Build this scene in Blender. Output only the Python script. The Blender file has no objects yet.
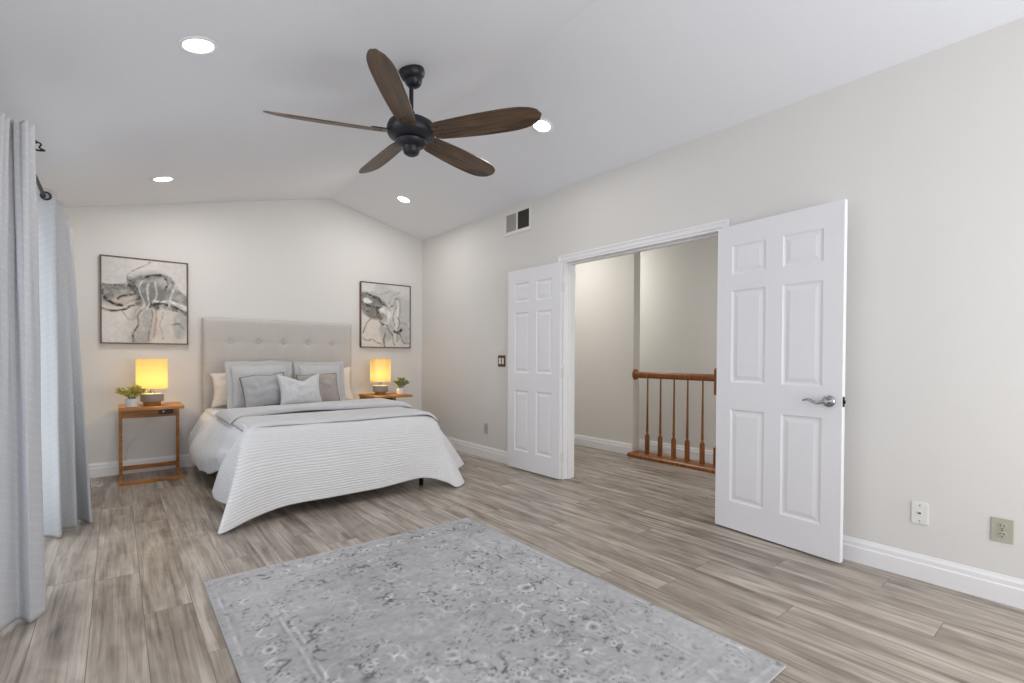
import bpy, bmesh, math, random
import numpy as np
from mathutils import Vector, Matrix, noise as mnoise

random.seed(7)
SC = bpy.context.scene
COL = SC.collection
PI = math.pi

# ------------------------------------------------------------------ camera
F_PX, YAW, PITCH, ROLL, SX, SY = 490.948, 0.6751, -0.0140, 0.0048, -2.28, 21.62
cd = bpy.data.cameras.new('camera')
cam = bpy.data.objects.new('camera', cd)
COL.objects.link(cam)
cd.sensor_fit = 'HORIZONTAL'
cd.sensor_width = 36.0
cd.lens = F_PX / 1024 * 36.0
cd.shift_x = -SX / 1024
cd.shift_y = SY / 1024
cd.clip_start = 0.02
fw = Vector((math.sin(YAW) * math.cos(PITCH), math.cos(YAW) * math.cos(PITCH), math.sin(PITCH)))
rt = Vector((math.cos(YAW), -math.sin(YAW), 0))
up = rt.cross(fw)
r2 = rt * math.cos(ROLL) + up * math.sin(ROLL)
u2 = -rt * math.sin(ROLL) + up * math.cos(ROLL)
cam.matrix_world = Matrix((
    (r2.x, u2.x, -fw.x, -3.297),
    (r2.y, u2.y, -fw.y, -6.0667),
    (r2.z, u2.z, -fw.z, 1.1643),
    (0, 0, 0, 1)))
SC.camera = cam

# ------------------------------------------------------------------ world, daylight, exposure
w = bpy.data.worlds.new('sky')
SC.world = w
w.use_nodes = True
wn = w.node_tree.nodes
wn['Background'].inputs[0].default_value = (0.75, 0.85, 1.0, 1)
wn['Background'].inputs[1].default_value = 1.4


def area(name, loc, target, sx, sy, power, color=(1, 1, 1), spread=180):
    l = bpy.data.lights.new(name, 'AREA')
    l.shape = 'RECTANGLE'
    l.size, l.size_y = sx, sy
    l.energy = power
    l.color = color
    l.spread = math.radians(spread)
    o = bpy.data.objects.new(name, l)
    COL.objects.link(o)
    o.location = loc
    d = Vector(target) - Vector(loc)
    o.rotation_euler = d.to_track_quat('-Z', 'Y').to_euler()
    return o


# glass door daylight, plus added fill lights outside unseen rear and side windows
area('rear_fill_light', (-1.45, -7.55, 1.35), (-2.1, 0, 3.3), 2.7, 2.2, 148, (1.0, 0.99, 0.98))
area('daylight_glass_door', (-4.05, -2.55, 1.1), (0, -2.55, 1.0), 2.6, 2.0, 44, (0.93, 0.97, 1.0))
area('side_fill_light', (-4.05, -6.2, 1.35), (0, -5.6, 1.35), 1.6, 1.5, 10, (0.95, 0.97, 1.0))

SC.view_settings.view_transform = 'Standard'
SC.view_settings.look = 'None'
SC.view_settings.exposure = -0.86
SC.view_settings.gamma = 1.0
SC.view_settings.use_curve_mapping = False
SC.cycles.use_denoising = True
try:
    SC.cycles.denoiser = 'OPENIMAGEDENOISE'
except Exception:
    pass
SC.cycles.max_bounces = 10
SC.cycles.diffuse_bounces = 6
SC.cycles.transparent_max_bounces = 12
SC.cycles.caustics_reflective = False
SC.cycles.caustics_refractive = False
SC.cycles.sample_clamp_indirect = 6.0


# ------------------------------------------------------------------ materials
def srgb(r, g, b):
    f = lambda c: (c / 255 / 12.92) if c / 255 <= 0.04045 else ((c / 255 + 0.055) / 1.055) ** 2.4
    return (f(r), f(g), f(b), 1)


def new_mat(name):
    m = bpy.data.materials.new(name)
    m.use_nodes = True
    nt = m.node_tree
    return m, nt, nt.nodes['Principled BSDF']


def N(nt, typ, **kw):
    n = nt.nodes.new(typ)
    for k, v in kw.items():
        setattr(n, k, v)
    return n


def L(nt, a, b):
    nt.links.new(a, b)


def math_n(nt, op, a, b=None, c=None):
    n = N(nt, 'ShaderNodeMath', operation=op)
    for i, v in enumerate((a, b, c)):
        if v is None:
            continue
        if isinstance(v, (int, float)):
            n.inputs[i].default_value = v
        else:
            L(nt, v, n.inputs[i])
    return n.outputs[0]


def simple(name, col, rough=0.5, metal=0.0, nscale=40, var=0.06, bump=0.0, spec=None):
    """plain colour with a soft noise variation and an optional fine bump"""
    m, nt, b = new_mat(name)
    tc = N(nt, 'ShaderNodeTexCoord')
    no = N(nt, 'ShaderNodeTexNoise')
    no.inputs['Scale'].default_value = nscale
    no.inputs['Detail'].default_value = 3
    L(nt, tc.outputs['Object'], no.inputs['Vector'])
    mx = N(nt, 'ShaderNodeMix', data_type='RGBA')
    a = [max(0, c * (1 - var)) for c in col[:3]] + [1]
    d = [min(1, c * (1 + var)) for c in col[:3]] + [1]
    mx.inputs[6].default_value = a
    mx.inputs[7].default_value = d
    L(nt, no.outputs[0], mx.inputs[0])
    L(nt, mx.outputs[2], b.inputs['Base Color'])
    b.inputs['Roughness'].default_value = rough
    b.inputs['Metallic'].default_value = metal
    if spec is not None:
        b.inputs['Specular IOR Level'].default_value = spec
    if bump:
        bp = N(nt, 'ShaderNodeBump')
        bp.inputs['Strength'].default_value = bump
        bp.inputs['Distance'].default_value = 0.004
        L(nt, no.outputs[0], bp.inputs['Height'])
        L(nt, bp.outputs[0], b.inputs['Normal'])
    return m


def wood(name, c1, c2, axis='X', scale=14, rough=0.4, stretch=0.12):
    m, nt, b = new_mat(name)
    tc = N(nt, 'ShaderNodeTexCoord')
    mp = N(nt, 'ShaderNodeMapping')
    s = [1, 1, 1]
    s['XYZ'.index(axis)] = stretch
    mp.inputs['Scale'].default_value = s
    L(nt, tc.outputs['Object'], mp.inputs['Vector'])
    no = N(nt, 'ShaderNodeTexNoise')
    no.inputs['Scale'].default_value = scale * 3
    no.inputs['Detail'].default_value = 6
    no.inputs['Distortion'].default_value = 0.6
    L(nt, mp.outputs[0], no.inputs['Vector'])
    cr = N(nt, 'ShaderNodeValToRGB')
    cr.color_ramp.elements[0].position = 0.3
    cr.color_ramp.elements[0].color = c1
    cr.color_ramp.elements[1].position = 0.7
    cr.color_ramp.elements[1].color = c2
    L(nt, no.outputs[0], cr.inputs[0])
    L(nt, cr.outputs[0], b.inputs['Base Color'])
    b.inputs['Roughness'].default_value = rough
    return m


def floor_material():
    m, nt, b = new_mat('grey_oak_planks')
    tc = N(nt, 'ShaderNodeTexCoord')
    sp = N(nt, 'ShaderNodeSeparateXYZ')
    L(nt, tc.outputs['Object'], sp.inputs[0])
    W, LEN = 0.1835, 1.5
    u = math_n(nt, 'DIVIDE', math_n(nt, 'ADD', sp.outputs[0], 3.575 + W * 40), W)
    row = math_n(nt, 'FLOOR', u)
    fu = math_n(nt, 'FRACT', u)
    wn1 = N(nt, 'ShaderNodeTexWhiteNoise', noise_dimensions='1D')
    L(nt, row, wn1.inputs['W'])
    off = math_n(nt, 'MULTIPLY', wn1.outputs[0], LEN)
    v = math_n(nt, 'DIVIDE', math_n(nt, 'ADD', math_n(nt, 'ADD', sp.outputs[1], 40), off), LEN)
    seg = math_n(nt, 'FLOOR', v)
    fv = math_n(nt, 'FRACT', v)
    cmb = N(nt, 'ShaderNodeCombineXYZ')
    L(nt, row, cmb.inputs[0])
    L(nt, seg, cmb.inputs[1])
    wn2 = N(nt, 'ShaderNodeTexWhiteNoise', noise_dimensions='2D')
    L(nt, cmb.outputs[0], wn2.inputs['Vector'])
    # grain coordinates, shifted per plank
    sc = N(nt, 'ShaderNodeVectorMath', operation='SCALE')
    L(nt, wn2.outputs['Color'], sc.inputs[0])
    sc.inputs['Scale'].default_value = 37.0
    ad = N(nt, 'ShaderNodeVectorMath', operation='ADD')
    L(nt, tc.outputs['Object'], ad.inputs[0])
    L(nt, sc.outputs[0], ad.inputs[1])

    def grain(sx, sy, scale, detail, dist):
        mp = N(nt, 'ShaderNodeMapping')
        mp.inputs['Scale'].default_value = (sx, sy, 1)
        L(nt, ad.outputs[0], mp.inputs['Vector'])
        no = N(nt, 'ShaderNodeTexNoise')
        no.inputs['Scale'].default_value = scale
        no.inputs['Detail'].default_value = detail
        no.inputs['Distortion'].default_value = dist
        L(nt, mp.outputs[0], no.inputs['Vector'])
        return no.outputs[0]

    broad = grain(11, 0.9, 1.0, 4, 1.2)       # long cloudy streaks
    fine = grain(85, 2.4, 1.0, 7, 0.7)       # fine grain lines
    knots = grain(5, 2.0, 1.6, 2, 1.6)
    tone = math_n(nt, 'ADD', math_n(nt, 'MULTIPLY', broad, 0.62), math_n(nt, 'MULTIPLY', fine, 0.36))
    tone = math_n(nt, 'ADD', tone, math_n(nt, 'MULTIPLY', math_n(nt, 'SUBTRACT', wn2.outputs[0], 0.5), 0.07))
    tone = math_n(nt, 'ADD', tone, math_n(nt, 'MULTIPLY', math_n(nt, 'SUBTRACT', knots, 0.5), 0.22))
    cr = N(nt, 'ShaderNodeValToRGB')
    e = cr.color_ramp.elements
    e[0].position = 0.27
    e[0].color = srgb(86, 77, 69)
    e[1].position = 0.66
    e[1].color = srgb(192, 183, 172)
    k = e.new(0.40)
    k.color = srgb(132, 121, 111)
    k = e.new(0.52)
    k.color = srgb(161, 151, 140)
    L(nt, tone, cr.inputs[0])
    # seams
    du = math_n(nt, 'MULTIPLY', math_n(nt, 'MINIMUM', fu, math_n(nt, 'SUBTRACT', 1.0, fu)), W)
    dv = math_n(nt, 'MULTIPLY', math_n(nt, 'MINIMUM', fv, math_n(nt, 'SUBTRACT', 1.0, fv)), LEN)
    d = math_n(nt, 'MINIMUM', du, dv)
    seam = N(nt, 'ShaderNodeMapRange')
    seam.inputs['From Min'].default_value = 0.0006
    seam.inputs['From Max'].default_value = 0.0019
    L(nt, d, seam.inputs['Value'])
    mx = N(nt, 'ShaderNodeMix', data_type='RGBA')
    mx.inputs[6].default_value = srgb(104, 94, 87)
    L(nt, seam.outputs[0], mx.inputs[0])
    L(nt, cr.outputs[0], mx.inputs[7])
    L(nt, mx.outputs[2], b.inputs['Base Color'])
    b.inputs['Roughness'].default_value = 0.36
    b.inputs['Specular IOR Level'].default_value = 0.4
    bp = N(nt, 'ShaderNodeBump')
    bp.inputs['Strength'].default_value = 0.25
    bp.inputs['Distance'].default_value = 0.002
    L(nt, math_n(nt, 'ADD', seam.outputs[0], math_n(nt, 'MULTIPLY', fine, 0.25)), bp.inputs['Height'])
    L(nt, bp.outputs[0], b.inputs['Normal'])
    return m


def cloth_mat(name, col, weave=900, bump=0.12, rough=0.9, var=0.04, trans=0.0):
    m, nt, b = new_mat(name)
    tc = N(nt, 'ShaderNodeTexCoord')
    no = N(nt, 'ShaderNodeTexNoise')
    no.inputs['Scale'].default_value = weave
    L(nt, tc.outputs['Object'], no.inputs['Vector'])
    n2 = N(nt, 'ShaderNodeTexNoise')
    n2.inputs['Scale'].default_value = 9
    L(nt, tc.outputs['Object'], n2.inputs['Vector'])
    mx = N(nt, 'ShaderNodeMix', data_type='RGBA')
    mx.inputs[6].default_value = [c * (1 - var) for c in col[:3]] + [1]
    mx.inputs[7].default_value = [min(1, c * (1 + var)) for c in col[:3]] + [1]
    L(nt, n2.outputs[0], mx.inputs[0])
    L(nt, mx.outputs[2], b.inputs['Base Color'])
    b.inputs['Roughness'].default_value = rough
    b.inputs['Specular IOR Level'].default_value = 0.15
    b.inputs['Sheen Weight'].default_value = 0.1
    bp = N(nt, 'ShaderNodeBump')
    bp.inputs['Strength'].default_value = bump
    bp.inputs['Distance'].default_value = 0.002
    L(nt, no.outputs[0], bp.inputs['Height'])
    L(nt, bp.outputs[0], b.inputs['Normal'])
    if trans:
        tr = N(nt, 'ShaderNodeBsdfTranslucent')
        tr.inputs[0].default_value = col
        ms = N(nt, 'ShaderNodeMixShader')
        ms.inputs[0].default_value = trans
        L(nt, b.outputs[0], ms.inputs[1])
        L(nt, tr.outputs[0], ms.inputs[2])
        L(nt, ms.outputs[0], nt.nodes['Material Output'].inputs[0])
    return m


def ribbed_mat(name, col, freq_u, freq_v, strength, wob=0.15):
    """quilted cover: bump ribs along the UV map (v across the ribs)"""
    m, nt, b = new_mat(name)
    uv = N(nt, 'ShaderNodeUVMap')
    uv.uv_map = 'UVMap'
    sp = N(nt, 'ShaderNodeSeparateXYZ')
    L(nt, uv.outputs[0], sp.inputs[0])
    no = N(nt, 'ShaderNodeTexNoise')
    no.inputs['Scale'].default_value = 7
    L(nt, uv.outputs[0], no.inputs['Vector'])
    vv = math_n(nt, 'ADD', math_n(nt, 'MULTIPLY', sp.outputs[1], freq_v), math_n(nt, 'MULTIPLY', no.outputs[0], wob))
    rib = math_n(nt, 'ABSOLUTE', math_n(nt, 'SINE', math_n(nt, 'MULTIPLY', vv, PI)))
    rib = math_n(nt, 'POWER', rib, 0.5)
    if freq_u:
        uu = math_n(nt, 'ADD', math_n(nt, 'MULTIPLY', sp.outputs[0], freq_u), math_n(nt, 'MULTIPLY', no.outputs[0], 2.0))
        r2_ = math_n(nt, 'ABSOLUTE', math_n(nt, 'SINE', math_n(nt, 'MULTIPLY', uu, PI)))
        rib = math_n(nt, 'ADD', rib, math_n(nt, 'MULTIPLY', r2_, 0.25))
    bp = N(nt, 'ShaderNodeBump')
    bp.inputs['Strength'].default_value = strength
    bp.inputs['Distance'].default_value = 0.010
    L(nt, rib, bp.inputs['Height'])
    L(nt, bp.outputs[0], b.inputs['Normal'])
    mx = N(nt, 'ShaderNodeMix', data_type='RGBA')
    mx.inputs[6].default_value = [c * 0.97 for c in col[:3]] + [1]
    mx.inputs[7].default_value = col
    L(nt, no.outputs[0], mx.inputs[0])
    L(nt, mx.outputs[2], b.inputs['Base Color'])
    b.inputs['Roughness'].default_value = 0.9
    b.inputs['Specular IOR Level'].default_value = 0.15
    return m


def curtain_mat(name, col, trans):
    """woven drape: rows of short slanting dashes in the cloth, light passes through a little"""
    m, nt, b = new_mat(name)
    uv = N(nt, 'ShaderNodeUVMap')
    uv.uv_map = 'UVMap'
    sp = N(nt, 'ShaderNodeSeparateXYZ')
    L(nt, uv.outputs[0], sp.inputs[0])
    a = math_n(nt, 'ADD', math_n(nt, 'MULTIPLY', sp.outputs[1], 24.0), math_n(nt, 'MULTIPLY', sp.outputs[0], 14.0))
    st = math_n(nt, 'SINE', math_n(nt, 'MULTIPLY', a, 2 * PI))
    d = math_n(nt, 'SINE', math_n(nt, 'MULTIPLY', math_n(nt, 'SUBTRACT', math_n(nt, 'MULTIPLY', sp.outputs[0], 60.0), math_n(nt, 'MULTIPLY', sp.outputs[1], 8.0)), 2 * PI))
    dash = math_n(nt, 'MULTIPLY', math_n(nt, 'GREATER_THAN', st, 0.75), math_n(nt, 'GREATER_THAN', d, -0.45))
    no = N(nt, 'ShaderNodeTexNoise')
    no.inputs['Scale'].default_value = 300
    tc = N(nt, 'ShaderNodeTexCoord')
    L(nt, tc.outputs['Object'], no.inputs['Vector'])
    mx = N(nt, 'ShaderNodeMix', data_type='RGBA')
    mx.inputs[6].default_value = col
    mx.inputs[7].default_value = [min(1, c * 1.09) for c in col[:3]] + [1]
    L(nt, math_n(nt, 'MULTIPLY', dash, 0.75), mx.inputs[0])
    L(nt, mx.outputs[2], b.inputs['Base Color'])
    b.inputs['Roughness'].default_value = 0.9
    b.inputs['Specular IOR Level'].default_value = 0.1
    bp = N(nt, 'ShaderNodeBump')
    bp.inputs['Strength'].default_value = 0.2
    bp.inputs['Distance'].default_value = 0.002
    L(nt, math_n(nt, 'ADD', no.outputs[0], dash), bp.inputs['Height'])
    L(nt, bp.outputs[0], b.inputs['Normal'])
    tr = N(nt, 'ShaderNodeBsdfTranslucent')
    L(nt, mx.outputs[2], tr.inputs[0])
    ms = N(nt, 'ShaderNodeMixShader')
    ms.inputs[0].default_value = trans
    L(nt, b.outputs[0], ms.inputs[1])
    L(nt, tr.outputs[0], ms.inputs[2])
    L(nt, ms.outputs[0], nt.nodes['Material Output'].inputs[0])
    return m


def vcol_mat(name, rough=0.8, nscale=500, nvar=0.08, bump=0.1):
    """colour from the mesh's own pattern attribute, with a fine fibre noise"""
    m, nt, b = new_mat(name)
    at = N(nt, 'ShaderNodeVertexColor')
    at.layer_name = 'pattern'
    tc = N(nt, 'ShaderNodeTexCoord')
    no = N(nt, 'ShaderNodeTexNoise')
    no.inputs['Scale'].default_value = nscale
    no.inputs['Detail'].default_value = 2
    L(nt, tc.outputs['Object'], no.inputs['Vector'])
    hs = N(nt, 'ShaderNodeHueSaturation')
    L(nt, at.outputs[0], hs.inputs['Color'])
    L(nt, math_n(nt, 'ADD', 1 - nvar, math_n(nt, 'MULTIPLY', no.outputs[0], 2 * nvar)), hs.inputs['Value'])
    L(nt, hs.outputs[0], b.inputs['Base Color'])
    b.inputs['Roughness'].default_value = rough
    b.inputs['Specular IOR Level'].default_value = 0.15
    bp = N(nt, 'ShaderNodeBump')
    bp.inputs['Strength'].default_value = bump
    bp.inputs['Distance'].default_value = 0.002
    L(nt, no.outputs[0], bp.inputs['Height'])
    L(nt, bp.outputs[0], b.inputs['Normal'])
    return m


def emit_mat(name, col, strength, base=(1, 1, 1, 1)):
    m, nt, b = new_mat(name)
    b.inputs['Base Color'].default_value = base
    b.inputs['Emission Color'].default_value = col
    b.inputs['Emission Strength'].default_value = strength
    return m


M = {}
M['wall'] = simple('warm_white_wall_paint', srgb(220, 218, 215), 0.75, nscale=90, var=0.012, bump=0.05)
M['wall_hall'] = simple('hall_wall_paint', srgb(221, 219, 214), 0.75, nscale=90, var=0.012, bump=0.05)
M['ceiling'] = simple('ceiling_paint', srgb(229, 231, 236), 0.85, nscale=120, var=0.012, bump=0.06)
M['floor'] = floor_material()
M['white_trim'] = simple('white_gloss_trim', srgb(236, 236, 238), 0.35, var=0.01)
M['door_white'] = simple('white_door_paint', srgb(232, 232, 236), 0.38, var=0.01)
M['chrome'] = simple('satin_chrome', (0.42, 0.42, 0.44, 1), 0.25, 1.0, var=0.05)
M['steel_dark'] = simple('dark_bronze_metal', srgb(40, 36, 35), 0.42, 0.6, var=0.1)
M['fan_black'] = simple('matte_black_fan_metal', srgb(36, 37, 44), 0.42, 0.3, var=0.1)
M['fan_wood'] = wood('walnut_fan_blade', srgb(50, 38, 30), srgb(102, 78, 58), 'X', 16, 0.42, 0.08)
M['oak_table'] = wood('honey_wood_table', srgb(138, 85, 36), srgb(198, 133, 65), 'X', 10, 0.4)
M['rail_wood'] = wood('reddish_oak_rail', srgb(104, 58, 23), srgb(160, 97, 44), 'Z', 12, 0.3)
M['headboard'] = cloth_mat('beige_linen_headboard', srgb(194, 190, 185), 700, 0.25)
M['white_cloth'] = cloth_mat('white_duvet_cotton', srgb(229, 231, 236), 400, 0.08)
M['coverlet'] = ribbed_mat('white_ribbed_coverlet', srgb(228, 228, 230), 0, 52, 0.42, 1.6)
M['coverlet_flap'] = ribbed_mat('shaded_coverlet_fold', srgb(213, 213, 215), 0, 26, 0.35, 1.2)  # greyer than the coverlet: shade on the upward face put into the colour
M['grey_blanket'] = cloth_mat('light_grey_blanket', srgb(202, 202, 204), 300, 0.15)
M['pillow_white'] = cloth_mat('cream_pillow_cotton', srgb(228, 218, 208), 500, 0.08)
M['sham'] = cloth_mat('pale_grey_sham', srgb(190, 190, 191), 500, 0.1)
M['grey_pillow'] = cloth_mat('mid_grey_pillow', srgb(172, 173, 175), 500, 0.12)
M['taupe_pillow'] = cloth_mat('taupe_pillow', srgb(166, 158, 152), 500, 0.12)
M['cushion'] = cloth_mat('pale_cushion', srgb(202, 203, 206), 500, 0.1)
M['piping'] = cloth_mat('dark_grey_piping', srgb(96, 96, 98), 500, 0.1)
M['curtain'] = curtain_mat('blue_grey_woven_drape', srgb(208, 209, 212), 0.22)
M['curtain_far'] = curtain_mat('pale_blue_grey_drape', srgb(208, 209, 211), 0.36)
M['concrete'] = simple('grey_ceramic', srgb(150, 144, 140), 0.6, nscale=60, var=0.1, bump=0.1)
M['pot'] = simple('white_glazed_pot', srgb(222, 222, 222), 0.4, var=0.03)
M['soil'] = simple('dark_soil', srgb(64, 50, 40), 0.95, nscale=200, var=0.3, bump=0.5)
M['leaf'] = simple('olive_green_leaf', srgb(212, 204, 112), 0.5, nscale=60, var=0.35)
M['leaf2'] = simple('dusty_green_leaf', srgb(164, 172, 112), 0.5, nscale=60, var=0.35)
M['stem'] = simple('green_stem', srgb(86, 84, 48), 0.6, var=0.1)
M['frame_wood'] = wood('dark_walnut_frame', srgb(78, 56, 42), srgb(116, 86, 64), 'Z', 14, 0.45)
M['canvas'] = vcol_mat('painted_canvas', 0.8, 700, 0.05, 0.15)
M['rug'] = vcol_mat('distressed_rug', 0.95, 420, 0.14, 0.4)
M['plate_white'] = simple('white_plastic', srgb(228, 227, 224), 0.4, var=0.01)
M['plate_beige'] = simple('beige_plastic', srgb(178, 176, 160), 0.4, var=0.02)
M['plate_brown'] = simple('bronze_switch_plate', srgb(98, 70, 52), 0.4, 0.3, var=0.05)
M['plate_grey'] = simple('pale_grey_plastic', srgb(186, 184, 180), 0.4, var=0.01)
M['black'] = simple('black_plastic', srgb(24, 24, 24), 0.4, var=0.05)
M['vent_white'] = simple('white_enamel_vent', srgb(222, 221, 216), 0.45, var=0.01)
M['vent_dark'] = simple('vent_shade_grey', srgb(84, 81, 77), 0.8, var=0.05)  # dark tone painted in for the shade inside the vent
M['cord'] = simple('white_cord', srgb(214, 212, 206), 0.5, var=0.02)
M['led'] = emit_mat('led_lens', (1, 0.96, 0.9, 1), 14.0)
M['bulb'] = emit_mat('warm_bulb', (1, 0.76, 0.34, 1), 170.0)


def shade_mat():
    m, nt, b = new_mat('linen_lamp_shade')
    tc = N(nt, 'ShaderNodeTexCoord')
    no = N(nt, 'ShaderNodeTexNoise')
    no.inputs['Scale'].default_value = 250
    L(nt, tc.outputs['Object'], no.inputs['Vector'])
    mx = N(nt, 'ShaderNodeMix', data_type='RGBA')
    mx.inputs[6].default_value = srgb(252, 238, 200)
    mx.inputs[7].default_value = srgb(254, 244, 214)
    L(nt, no.outputs[0], mx.inputs[0])
    L(nt, mx.outputs[2], b.inputs['Base Color'])
    b.inputs['Roughness'].default_value = 0.9
    tr = N(nt, 'ShaderNodeBsdfTranslucent')
    L(nt, mx.outputs[2], tr.inputs[0])
    ms = N(nt, 'ShaderNodeMixShader')
    ms.inputs[0].default_value = 0.82
    L(nt, b.outputs[0], ms.inputs[1])
    L(nt, tr.outputs[0], ms.inputs[2])
    L(nt, ms.outputs[0], nt.nodes['Material Output'].inputs[0])
    return m


M['shade'] = shade_mat()


def glass_mat():
    m, nt, b = new_mat('window_glass')
    tr = N(nt, 'ShaderNodeBsdfTransparent')
    gl = N(nt, 'ShaderNodeBsdfGlossy')
    gl.inputs['Roughness'].default_value = 0.02
    lw = N(nt, 'ShaderNodeLayerWeight')
    ms = N(nt, 'ShaderNodeMixShader')
    fac = math_n(nt, 'MULTIPLY_ADD', math_n(nt, 'POWER', lw.outputs['Facing'], 5.0), 0.6, 0.04)
    L(nt, fac, ms.inputs[0])
    L(nt, tr.outputs[0], ms.inputs[1])
    L(nt, gl.outputs[0], ms.inputs[2])
    L(nt, ms.outputs[0], nt.nodes['Material Output'].inputs[0])
    return m


M['glass'] = glass_mat()


# ------------------------------------------------------------------ mesh helpers
def tag(o, label=None, cat=None, group=None, kind=None):
    if label:
        o['label'] = label
    if cat:
        o['category'] = cat
    if group:
        o['group'] = group
    if kind:
        o['kind'] = kind
    return o


def empty(name, loc, rz=0.0, **kw):
    o = bpy.data.objects.new(name, None)
    COL.objects.link(o)
    o.location = loc
    o.rotation_euler = (0, 0, rz)
    o.empty_display_size = 0.1
    return tag(o, **kw)


def link_mesh(name, me, mat, parent=None, smooth=False):
    o = bpy.data.objects.new(name, me)
    COL.objects.link(o)
    if mat is not None:
        for mm in (mat if isinstance(mat, (list, tuple)) else [mat]):
            me.materials.append(mm)
    if parent is not None:
        o.parent = parent
    if smooth:
        me.polygons.foreach_set('use_smooth', [True] * len(me.polygons))
    return o


def build(name, bm, mat, parent=None, smooth=False, bevel=0, angle=None):
    bmesh.ops.recalc_face_normals(bm, faces=bm.faces[:])
    me = bpy.data.meshes.new(name)
    bm.to_mesh(me)
    bm.free()
    o = link_mesh(name, me, mat, parent, smooth)
    if bevel:
        md = o.modifiers.new('bevel', 'BEVEL')
        md.width = bevel
        md.segments = 2
        md.limit_method = 'ANGLE'
        md.angle_limit = math.radians(40)
    if angle is not None:
        try:
            me.set_sharp_from_angle(angle=math.radians(angle))
        except Exception:
            pass
    return o


def box(bm, lo, hi, mi=0):
    x0, y0, z0 = lo
    x1, y1, z1 = hi
    v = [bm.verts.new(c) for c in ((x0, y0, z0), (x1, y0, z0), (x1, y1, z0), (x0, y1, z0), (x0, y0, z1), (x1, y0, z1), (x1, y1, z1), (x0, y1, z1))]
    for f in ((0, 3, 2, 1), (4, 5, 6, 7), (0, 1, 5, 4), (1, 2, 6, 5), (2, 3, 7, 6), (3, 0, 4, 7)):
        fc = bm.faces.new([v[i] for i in f])
        fc.material_index = mi
    return v


def box_obj(name, lo, hi, mat, parent=None, bevel=0.003):
    bm = bmesh.new()
    box(bm, lo, hi)
    return build(name, bm, mat, parent, bevel=bevel)


def lathe(bm, prof, seg=32, c=(0, 0, 0), caps=True, mat4=None):
    """profile [(r, z)] turned about z, then moved by mat4 or c"""
    rings = []
    for r, z in prof:
        ring = []
        for i in range(seg):
            a = 2 * PI * i / seg
            p = Vector((r * math.cos(a), r * math.sin(a), z))
            p = (mat4 @ p) if mat4 is not None else p + Vector(c)
            ring.append(bm.verts.new(p))
        rings.append(ring)
    for a, b in zip(rings, rings[1:]):
        for i in range(seg):
            j = (i + 1) % seg
            bm.faces.new((a[i], a[j], b[j], b[i]))
    if caps:
        bm.faces.new(rings[0][::-1])
        bm.faces.new(rings[-1])


def tube(bm, pts, r, seg=10, caps=True):
    pts = [Vector(p) for p in pts]
    n = len(pts)
    rs = r if isinstance(r, (list, tuple)) else [r] * n
    rings = []
    prev = None
    for i, p in enumerate(pts):
        t = (pts[min(i + 1, n - 1)] - pts[max(i - 1, 0)]).normalized()
        if prev is None:
            a = t.orthogonal().normalized()
        else:
            a = (prev - t * prev.dot(t))
            a = a.normalized() if a.length > 1e-6 else t.orthogonal().normalized()
        prev = a
        b = t.cross(a)
        rings.append([bm.verts.new(p + (a * math.cos(2 * PI * k / seg) + b * math.sin(2 * PI * k / seg)) * rs[i]) for k in range(seg)])
    for A, B in zip(rings, rings[1:]):
        for i in range(seg):
            j = (i + 1) % seg
            bm.faces.new((A[i], A[j], B[j], B[i]))
    if caps:
        bm.faces.new(rings[0][::-1])
        bm.faces.new(rings[-1])


def prism(bm, poly, axis, a, b):
    """polygon in the plane across `axis`, extruded from a to b"""
    def P(q, t):
        if axis == 'x':
            return (t, q[0], q[1])
        if axis == 'y':
            return (q[0], t, q[1])
        return (q[0], q[1], t)
    A = [bm.verts.new(P(q, a)) for q in poly]
    B = [bm.verts.new(P(q, b)) for q in poly]
    n = len(poly)
    for i in range(n):
        j = (i + 1) % n
        bm.faces.new((A[i], A[j], B[j], B[i]))
    bm.faces.new(A[::-1])
    bm.faces.new(B)


def crom(P, n):
    """Catmull-Rom through control points P (k, d) sampled n times"""
    P = np.asarray(P, float)
    k = len(P)
    out = []
    ext = np.vstack([2 * P[0] - P[1], P, 2 * P[-1] - P[-2]])
    for s in np.linspace(0, k - 1, n):
        i = min(int(s), k - 2)
        t = s - i
        p0, p1, p2, p3 = ext[i], ext[i + 1], ext[i + 2], ext[i + 3]
        out.append(0.5 * (2 * p1 + (p2 - p0) * t + (2 * p0 - 5 * p1 + 4 * p2 - p3) * t * t + (3 * p1 - p0 - 3 * p2 + p3) * t ** 3))
    return np.array(out)


def grid_mesh(name, G, mat, parent=None, close_u=False, uv=None, thick=0, smooth=True):
    """G: (nu, nv, 3) array of points -> quad mesh with a UV map"""
    nu, nv = G.shape[:2]
    me = bpy.data.meshes.new(name)
    faces = []
    for i in range(nu if close_u else nu - 1):
        for j in range(nv - 1):
            i2 = (i + 1) % nu
            faces.append((i * nv + j, i2 * nv + j, i2 * nv + j + 1, i * nv + j + 1))
    me.from_pydata([tuple(p) for p in G.reshape(-1, 3)], [], faces)
    me.validate()
    ul = me.uv_layers.new(name='UVMap')
    if uv is None:
        uu, vv = np.meshgrid(np.linspace(0, 1, nu), np.linspace(0, 1, nv), indexing='ij')
    else:
        uu, vv = uv
    uvf = np.stack([uu, vv], -1).reshape(-1, 2)
    idx = np.zeros(len(me.loops), dtype=np.int32)
    me.loops.foreach_get('vertex_index', idx)
    ul.data.foreach_set('uv', uvf[idx].astype(np.float32).ravel())
    o = link_mesh(name, me, mat, parent, smooth)
    if thick:
        md = o.modifiers.new('thickness', 'SOLIDIFY')
        md.thickness = thick
        md.offset = 0
    return o


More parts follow.
